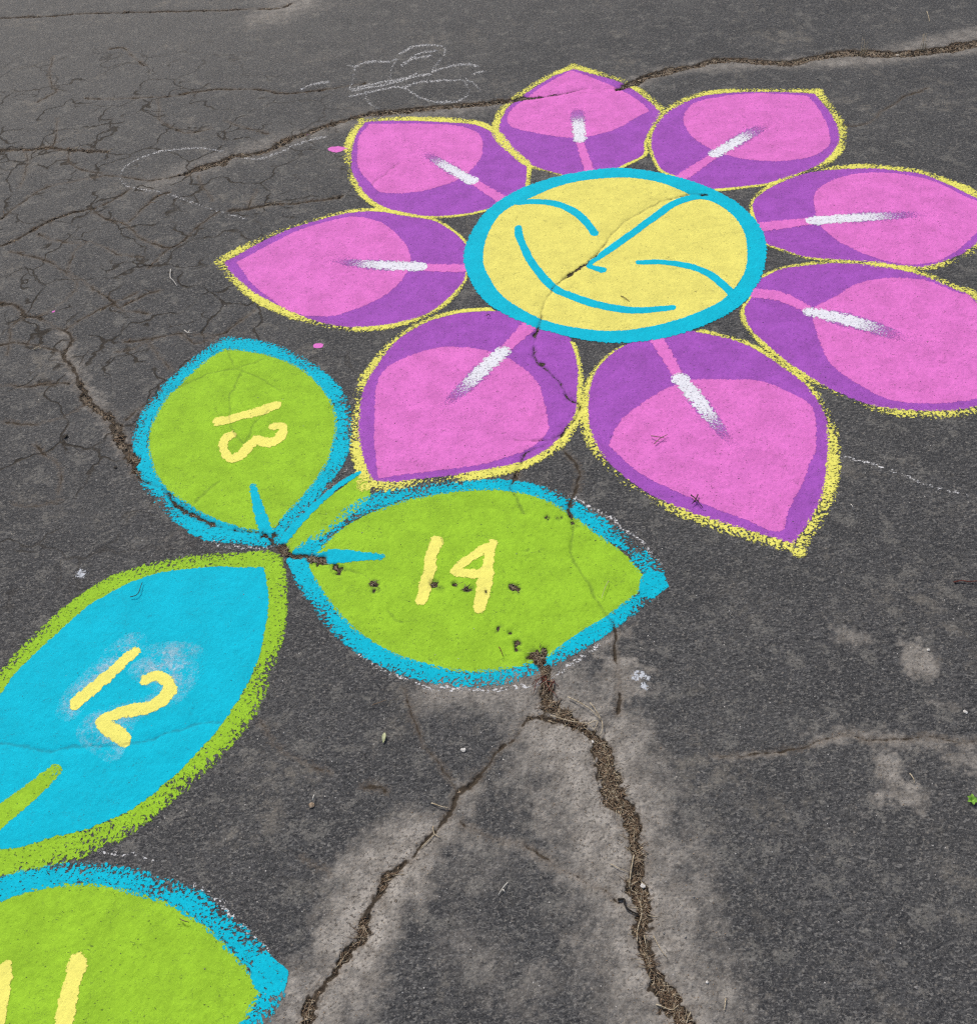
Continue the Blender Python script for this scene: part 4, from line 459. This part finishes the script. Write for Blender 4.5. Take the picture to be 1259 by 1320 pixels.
# ---------------------------------------------------------------- the painted flower
FC = centre(RING[0][0])
flower = empty('painted_flower', FC, 'large painted flower with eight pink and purple petals around a smiling yellow face', 'painted flower')
PL = {'top': 'petal above the face, pointing straight away, crossed by the far crack', 'upper left': 'petal at the upper left with a blunt corner near the far crack',
      'upper right': 'petal at the upper right with a blunt upper right corner', 'right': 'petal reaching out to the right, upper of the two cut by the edge',
      'lower right': 'petal at the lower right, lower of the two cut by the edge', 'lower middle': 'big petal at the bottom with a yellow edged point aimed down right',
      'lower left': 'big petal at the bottom left touching the tops of leaves 13 and 14', 'left': 'petal with a sharp point aimed left toward the cracked asphalt'}
for k, p in enumerate(PETALS):
    dz = k * .00008
    Pq = smooth(*p['o']); Pf = smooth(*p['f'])
    def petf(x, y, Pq=Pq, Pf=Pf):
        e, u = poly_sdf(x, y, Pq); e2, _ = poly_sdf(*wobble(x, y), Pf); return np.minimum(e, .016 - e2), u, 1.0
    pet = sheet('petal', petf, bb(Pq), M['purple'], .0007 + dz, flower, .008); pet['label'] = 'pink and purple ' + PL[p['n']]
    fill_sheet('pink_centre', p['f'], M['pink'], .0016 + dz, pet)
    Po = smooth(*p['o'])
    cxy = np.array(FC[:2])
    cn = np.array(p['o'][0][p['o'][1][0]]); cn = cn + (cn - cxy) / np.hypot(*(cn - cxy)) * .021
    def rimf(x, y, Po=Po, cn=cn):
        d, u = poly_sdf(x, y, Po); r = np.hypot(x - cxy[0], y - cxy[1])
        s = np.clip((r - .45) / .62, 0, 1); hw = .0070 + .0060 * s; off = .0025 + .0098 * s; s2 = s
        v = 1 + .55 * vnoise(x, y, 6, 41) * 2
        e = np.minimum((.0038 - d) * 1.3, (d + off + hw * v) * .72) * (1 + 2.6 * np.clip(1 - s * 1.8, 0, 1))
        return np.maximum(e, (.016 - np.hypot(x - cn[0], y - cn[1])) * 1.8), u, np.where(r < .405, 0.0, 1.0)
    sheet('yellow_outline', rimf, bb(Po, .03), M['lemon'], .0025 + dz, pet, .004)
    stroke_sheet('vein', [p['v']], M['vein'], .0026 + dz, pet)
    p['h'] = [[a[0], a[1], a[2] * .84] for a in p['h']]; hl = [[a[0], a[1], a[2] * 1.45] for a in p['h']]
    d0 = np.array(hl[0][:2]); d1 = np.array(hl[-1][:2]); ext = (d0 - d1) * .12
    stroke_sheet('purple_smear', [[[d0[0] + ext[0], d0[1] + ext[1], .002]] + hl[:-1]], M['smear'], .0026 + dz, pet, fade=(-.05, .95))  # smear of purple paint under the white stroke, trailing past its thin end
    stroke_sheet('white_highlight', [p['h']], M['white'], .0035 + dz, pet, fade=(.0, .95))
face = fill_sheet('face', RING[1], M['face'], .0036, flower)
band_sheet('face_ring', RING[0], RING[1], M['ring'], .0044, face)
for e in FACE['eyes']: stroke_sheet('closed_eye', [e], M['line'], .0047, face, wob=.0035)
stroke_sheet('nose', [FACE['nose']], M['line'], .0050, face, wob=.0035)
stroke_sheet('smile', [FACE['smile']], M['line'], .0047, face, wob=.0035)
stem = fill_sheet('stem', STEM['f'], M['green'], .0009, flower)
stroke_sheet('stem_edge', STEM['e'], M['ring'], .0034, stem)

# ---------------------------------------------------------------- numbered leaves
LL_ = {'13': ('round green leaf with turquoise edge, numbered 13 in yellow, below the left petal', 0),
       '14': ('wide green leaf with turquoise edge, numbered 14 in yellow, below the flower', 0),
       '12': ('long turquoise leaf with green edge, numbered 12 in yellow, at the left edge', 1),
       '11': ('green leaf with turquoise edge, numbered 11 in yellow, cut by the bottom left corner', 0)}
for k, l in enumerate(LEAVES):
    lab, blue = LL_[l['n']]; dz = k * .0001
    e = empty('painted_leaf', centre(l['i'][0]), lab, 'painted leaf', 'numbered leaves of the painted flower')
    if blue:
        band_sheet('leaf_edge', l['o'], l['i'], M['greenedge'], .0012 + dz, e, lap=.012); fill_sheet('leaf_fill', l['i'], M['cyan'], .0022 + dz, e)
    else:
        fill_sheet('leaf_fill', l['i'], M['green'], .0012 + dz, e); band_sheet('leaf_edge', l['o'], l['i'], M['blueedge'], .0022 + dz, e, lap=.004, tips=l['n'] in ('14', '11'))
    ln = l['v'] if l['n'] in ('13',) else (l['v'][::-1] if l['n'] != '11' else l['v'][::-1])
    stroke_sheet('leaf_vein', [ln], M['green'] if blue else M['ring'], .0032 + dz, e, fade=(-.35, .35))
    groups = {'13': [[0], [1]], '14': [[0], [1, 2]], '12': [[0], [1]], '11': [[0], [1]]}[l['n']]
    for gi, gr in enumerate(groups):
        o = stroke_sheet('numeral', [l['d'][i] for i in gr], M['digit'], .0042 + dz, e, margin=.008, wob=.006); o['label'] = 'yellow numeral %s' % l['n'][gi]
    if blue:
        for i, P in enumerate(SMUDGE): fill_sheet('chalk_smudge', P, M['smudge'], .0033 + .0001 * i, e)

# ---------------------------------------------------------------- chalk marks
CH = [('scribble', 'looping white chalk scribble above the upper left petal', 'chalk'), ('arc', 'faint dotted chalk arc on the cracked asphalt left of the flower', 'chalk'),
      ('right', 'dotted white chalk line running right from the lower middle petal', 'chalk'), ('tip14', 'white chalk guide line along the upper right edge of leaf 14', 'chalk'),
      ('under14', 'white chalk flecks along the lower edge of leaf 14', 'chalk'), ('low12', 'short white chalk dashes between leaf 12 and leaf 11', 'chalk'),
      ('up11', 'white chalk flecks along the upper right edge of leaf 11', 'chalk'), ('base13', 'thin white chalk line under the bottom of leaf 13', 'chalk'), ('near13', 'tiny chalk flecks at the lower right edge of leaf 13', 'chalk')]
for i, (k, lab, mt) in enumerate(CH):
    tag(stroke_sheet('chalk_drawing' if k in ('scribble', 'arc') else 'chalk_line', [[[a, b, max(c * 1.6, .0034)] for a, b, c in l] for l in CHALK[k]], M['chalkfaint' if k in ('arc', 'scribble', 'near13') else mt], .0006, margin=.005, wob=.010), lab, 'chalk mark')
for L, lab in zip(DROPS, ['tadpole shaped pink paint drop beside the upper left petal', 'round pink paint drop under the left petal', 'small pink paint fleck in the far crack', 'tiny pink paint fleck on the cracked asphalt at far left']):
    tag(stroke_sheet('paint_drop', [L], M['drop'], .0010, margin=.003), lab, 'paint drop')
for L, lab in zip(SPLAT, ['white splash on asphalt between leaves 13 and 12', 'larger bluish white splash right of leaf 14', 'smaller bluish white splash right of leaf 14']):
    tag(stroke_sheet('white_splash', [L], M['splat'], .0008, margin=.006), lab, 'splash')

# ---------------------------------------------------------------- twigs, stones, seeds
def tube(V, F, P, r0, r1, k=5):
    P = [Vector(p) for p in P]; b = len(V); n = len(P)
    for i, p in enumerate(P):
        t = (P[min(i + 1, n - 1)] - P[max(i - 1, 0)]).normalized(); s = t.cross(Vector((0, 0, 1)))
        s = s.normalized() if s.length > 1e-6 else Vector((1, 0, 0)); u = s.cross(t)
        r = r0 + (r1 - r0) * i / (n - 1)
        for j in range(k):
            a = 2 * math.pi * j / k; V.append(p + s * math.cos(a) * r + u * math.sin(a) * r)
    for i in range(n - 1):
        for j in range(k): F.append((b + i * k + j, b + i * k + (j + 1) % k, b + (i + 1) * k + (j + 1) % k, b + (i + 1) * k + j))
    F.append(tuple(b + j for j in range(k))[::-1]); F.append(tuple(b + (n - 1) * k + j for j in range(k)))
def mesh_obj(name, V, F, mat, parent=None, origin=None):
    if origin: V = [Vector(v) - Vector(origin) for v in V]
    me = bpy.data.meshes.new(name); me.from_pydata([tuple(v) for v in V], [], F); me.update(); me.materials.append(mat)
    if len(F) != 80:
        for p in me.polygons: p.use_smooth = True
    o = bpy.data.objects.new(name, me); C.objects.link(o)
    if origin: o.location = origin
    if parent: o.parent = parent
    return o
for name, lab, strokes, r, ck in TWIGS:
    V, F = [], []
    x0, y0 = strokes[0][0]; o0 = (x0, y0, hz(x0, y0))
    for si, s in enumerate(strokes):
        P = smooth(s, n=4, closed=False)
        bow = random.uniform(.001, .004)
        pts = [(a, b, max(hz(a, b), hz(a + .004, b), hz(a - .004, b)) + (.0050 if 'numer' in lab or 'leaf 14' in lab or 'petal' in lab or 'leaf 1' in lab else .0012) + r * .6 + bow * math.sin(math.pi * i / max(1, len(P) - 1))) for i, (a, b) in enumerate(P)]
        tube(V, F, pts, r, r * .55)
    tag(mesh_obj(name, V, F, M[STRAWMAT[ck]], origin=o0), lab, 'root' if 'root' in name else ('twig' if 'twig' in name else 'straw'), 'bits of straw and twig lying on the asphalt')
def stone(V, F, c, r, flat=.6, sub=1, jit=.22):
    import bmesh
    bm = bmesh.new(); bmesh.ops.create_icosphere(bm, subdivisions=sub, radius=1)
    b = len(V); sx, sy = random.uniform(.75, 1.25), random.uniform(.75, 1.25); a = random.uniform(0, 6.3)
    for v in bm.verts:
        q = v.co * (1 + random.uniform(-jit, jit)); x, y = q.x * sx, q.y * sy
        V.append(Vector((c[0] + r * (x * math.cos(a) - y * math.sin(a)), c[1] + r * (x * math.sin(a) + y * math.cos(a)), c[2] + r * flat * q.z)))
    F.extend(tuple(b + v.index for v in f.verts) for f in bm.faces); bm.free()
PM = {'white_pebble': 'whitestone', 'cream_pebble': 'creamstone', 'grey_pebble': 'greystone', 'brown_seed': 'seed', 'dark_clod': 'clod'}
for name, lab, (x, y), r in PEBBLES:
    V, F = [], []; c = (x, y, hz(x, y) + r * .35); stone(V, F, c, r * .75, .45, 2, .24)
    tag(mesh_obj(name, V, F, M[PM[name]], origin=c), lab, {'brown_seed': 'seed', 'dark_clod': 'dirt clod'}.get(name, 'pebble'))
# pale narrow leaf below leaf 14
(ax, ay), (bx, by) = LEAFBIT; V, F = [], []; n = 7
for i in range(n + 1):
    t = i / n; x = ax + (bx - ax) * t; y = ay + (by - ay) * t; wd = .0034 * math.sin(math.pi * min(.97, .08 + t * .9)); zz = hz(x, y) + .002 + .003 * math.sin(math.pi * t)
    nx, ny = -(by - ay), bx - ax; l = math.hypot(nx, ny); nx /= l; ny /= l
    V += [Vector((x + nx * wd, y + ny * wd, zz + .0012)), Vector((x, y, zz)), Vector((x - nx * wd, y - ny * wd, zz + .0012))]
F = [(3 * i + j, 3 * i + j + 1, 3 * i + j + 4, 3 * i + j + 3) for i in range(n) for j in (0, 1)]
tag(mesh_obj('dry_leaf', V, F, M['leafgreen'], origin=(ax, ay, hz(ax, ay))), 'narrow pale green dry leaf on dark asphalt below leaf 14', 'leaf')
# green sprig at the right edge
sx0, sy0 = SPRIG; sp = empty('green_sprig', (sx0, sy0, hz(sx0, sy0)), 'tiny bright green weed sprig at the right edge', 'weed')
for i in range(6):
    a = i * 1.05 + .3; V, F = [], []; L_ = random.uniform(.007, .011)
    for k in range(5):
        t = k / 4; wd = .0032 * math.sin(math.pi * (.1 + .85 * t)); x = math.cos(a) * L_ * t; y = math.sin(a) * L_ * t; zz = .002 + .005 * math.sin(t * 2.2)
        V += [Vector((x - math.sin(a) * wd, y + math.cos(a) * wd, zz + .001)), Vector((x, y, zz)), Vector((x + math.sin(a) * wd, y - math.cos(a) * wd, zz + .001))]
    F = [(3 * q_ + j, 3 * q_ + j + 1, 3 * q_ + j + 4, 3 * q_ + j + 3) for q_ in range(4) for j in (0, 1)]
    mesh_obj('leaf', V, F, M['sprig'], parent=sp)
# dry grass tufts growing in the far crack
for (x, y), lab in zip(TUFTS, ['dry grass tuft standing in the far crack, left one of two', 'dry grass tuft standing in the far crack nearest the right edge']):
    e = empty('grass_tuft', (x, y, hz(x, y)), lab, 'grass tuft', 'dry grass tufts in the far crack')
    for i in range(7):
        a = random.uniform(-.3, 1.9); l = random.uniform(.03, .075); V, F = [], []
        P = [(math.cos(a) * l * .25 * t * t + random.uniform(-.001, .001) + (i - 3) * .003, math.sin(a) * l * .35 * t * t, l * .75 * t) for t in (0, .33, .66, 1)]
        tube(V, F, P, .0011, .0004, 4); mesh_obj('blade', V, F, M['straw'], parent=e)
# dried reddish roots where the wide crack leaves leaf 14
x, y = REDROOT; e = empty('dried_roots', (x, y, hz(x, y)), 'reddish brown dried roots at the top of the wide crack where it leaves leaf 14', 'roots')
for i in range(14):
    a = random.uniform(-2.6, -.6); l = random.uniform(.02, .05); V, F = [], []; ox = random.uniform(-.010, .010); oy = random.uniform(-.006, .012)
    P = []
    for t in (0, .25, .5, .75, 1):
        px = ox + math.cos(a) * l * t + .004 * math.sin(5 * t + i); py = oy + math.sin(a) * l * t
        P.append((px, py, hz(x + px, y + py) - e.location.z + .003 + .006 * math.sin(math.pi * t)))
    tube(V, F, P, .0011, .0005, 4); mesh_obj('root', V, F, M['red' if i % 2 else 'seed'], parent=e)

# ---------------------------------------------------------------- loose stuff: chaff and clods in the cracks, grit
def mask_pts(cond, n):
    r, c = np.nonzero(cond)
    area = np.gradient(Y)[r] * wy(Y[r]); pr = area / area.sum()
    k = RNG.choice(len(r), n, p=pr); return [(float(GX[r[i], c[i]]), float(GY[r[i], c[i]]), float(Z[r[i], c[i]])) for i in k]
view = (GY > .3) & (GY < 4.8) & (np.abs(GX) < wy(GY) * 1.06)
soilv = (CR > .0035) & view; widev = (CR > .006) & view & (GY < 1.7)
def fibres(name, pts, mat, lmin, lmax, r, lab):
    V, F = [], []
    for x, y, zz in pts:
        a = random.uniform(0, 6.28); l = random.uniform(lmin, lmax); k = random.uniform(-1.2, 1.2); P = []
        px, py = x, y; tilt = random.uniform(-.15, .35)
        for i in range(4):
            P.append((px, py, zz + .0012 + random.uniform(0, .0016) + tilt * l * i / 3 * .4)); px += math.cos(a) * l / 3; py += math.sin(a) * l / 3; a += k / 3
        tube(V, F, P, r * random.uniform(.7, 1.2), r * .5, 3)
    tag(mesh_obj(name, V, F, mat), lab, kind='stuff')
fibres('straw_chaff', mask_pts(widev, 900), M['straw'], .005, .024, .00055, 'fine pale chaff caught in the wide lower cracks')
fibres('brown_chaff', mask_pts(widev, 1900), M['brown'], .005, .022, .0006, 'brown rotted plant fibres filling the wide lower cracks')
fibres('seed_chaff', mask_pts(widev, 700), M['seed'], .004, .016, .0008, 'tan bark crumbs filling the wide lower cracks')
fibres('far_chaff', mask_pts(soilv & (GY > 1.7), 900), M['brown'], .008, .03, .0010, 'brown chaff in the far cracks')
fibres('far_straw', mask_pts(soilv & (GY > 1.9), 160), M['straw'], .01, .035, .0009, 'pale chaff in the far cracks')
def grit(name, pts, mat, rmin, rmax, lab, lift=0.0):
    V, F = [], []
    base = [(0, 0, 1), (1, 0, 0), (-.3, .9, 0), (-.8, -.2, .1), (.1, -.9, 0), (0, 0, -.8)]
    for x, y, zz in pts:
        r = random.uniform(rmin, rmax) * random.uniform(.6, 1); b = len(V); a = random.uniform(0, 6.28)
        for p in base:
            q = [c * random.uniform(.7, 1.25) for c in p]; V.append(Vector((x + r * (q[0] * math.cos(a) - q[1] * math.sin(a)), y + r * (q[0] * math.sin(a) + q[1] * math.cos(a)), zz + lift + r * .45 * (q[2] + .6))))
        F += [(b, b + 1, b + 2), (b, b + 2, b + 3), (b, b + 3, b + 4), (b, b + 4, b + 1), (b + 5, b + 2, b + 1), (b + 5, b + 3, b + 2), (b + 5, b + 4, b + 3), (b + 5, b + 1, b + 4)]
    tag(mesh_obj(name, V, F, mat), lab, kind='stuff')
grit('soil_clods', mask_pts(widev, 2600), M['clod'], .0012, .0042, 'dark soil crumbs in the wide lower cracks')
grit('brown_clods', mask_pts(widev, 2000), M['seed'], .001, .0036, 'brown soil crumbs in the wide lower cracks')
grit('far_clods', mask_pts(soilv & (GY > 1.7), 1800), M['clod'], .0015, .005, 'dark soil crumbs in the far cracks')
grit('pale_grit', mask_pts(view & (CR < 0), 700), M['whitestone'], .0005, .0017, 'scattered specks of pale grit')
grit('grey_grit', mask_pts(view & (CR < 0), 900), M['greystone'], .0008, .0024, 'scattered grey grit')
grit('dark_specks', mask_pts(view & (CR < 0), 1300), M['clod'], .0007, .0019, 'scattered dark specks of dirt', .0046)
tan = DU > .35
grit('crack_side_crumbs', mask_pts(tan & view & (CR < .002) & (GY < 1.8), 1100), M['seed'], .0006, .0018, 'brown crumbs strewn on the dust beside the wide cracks')
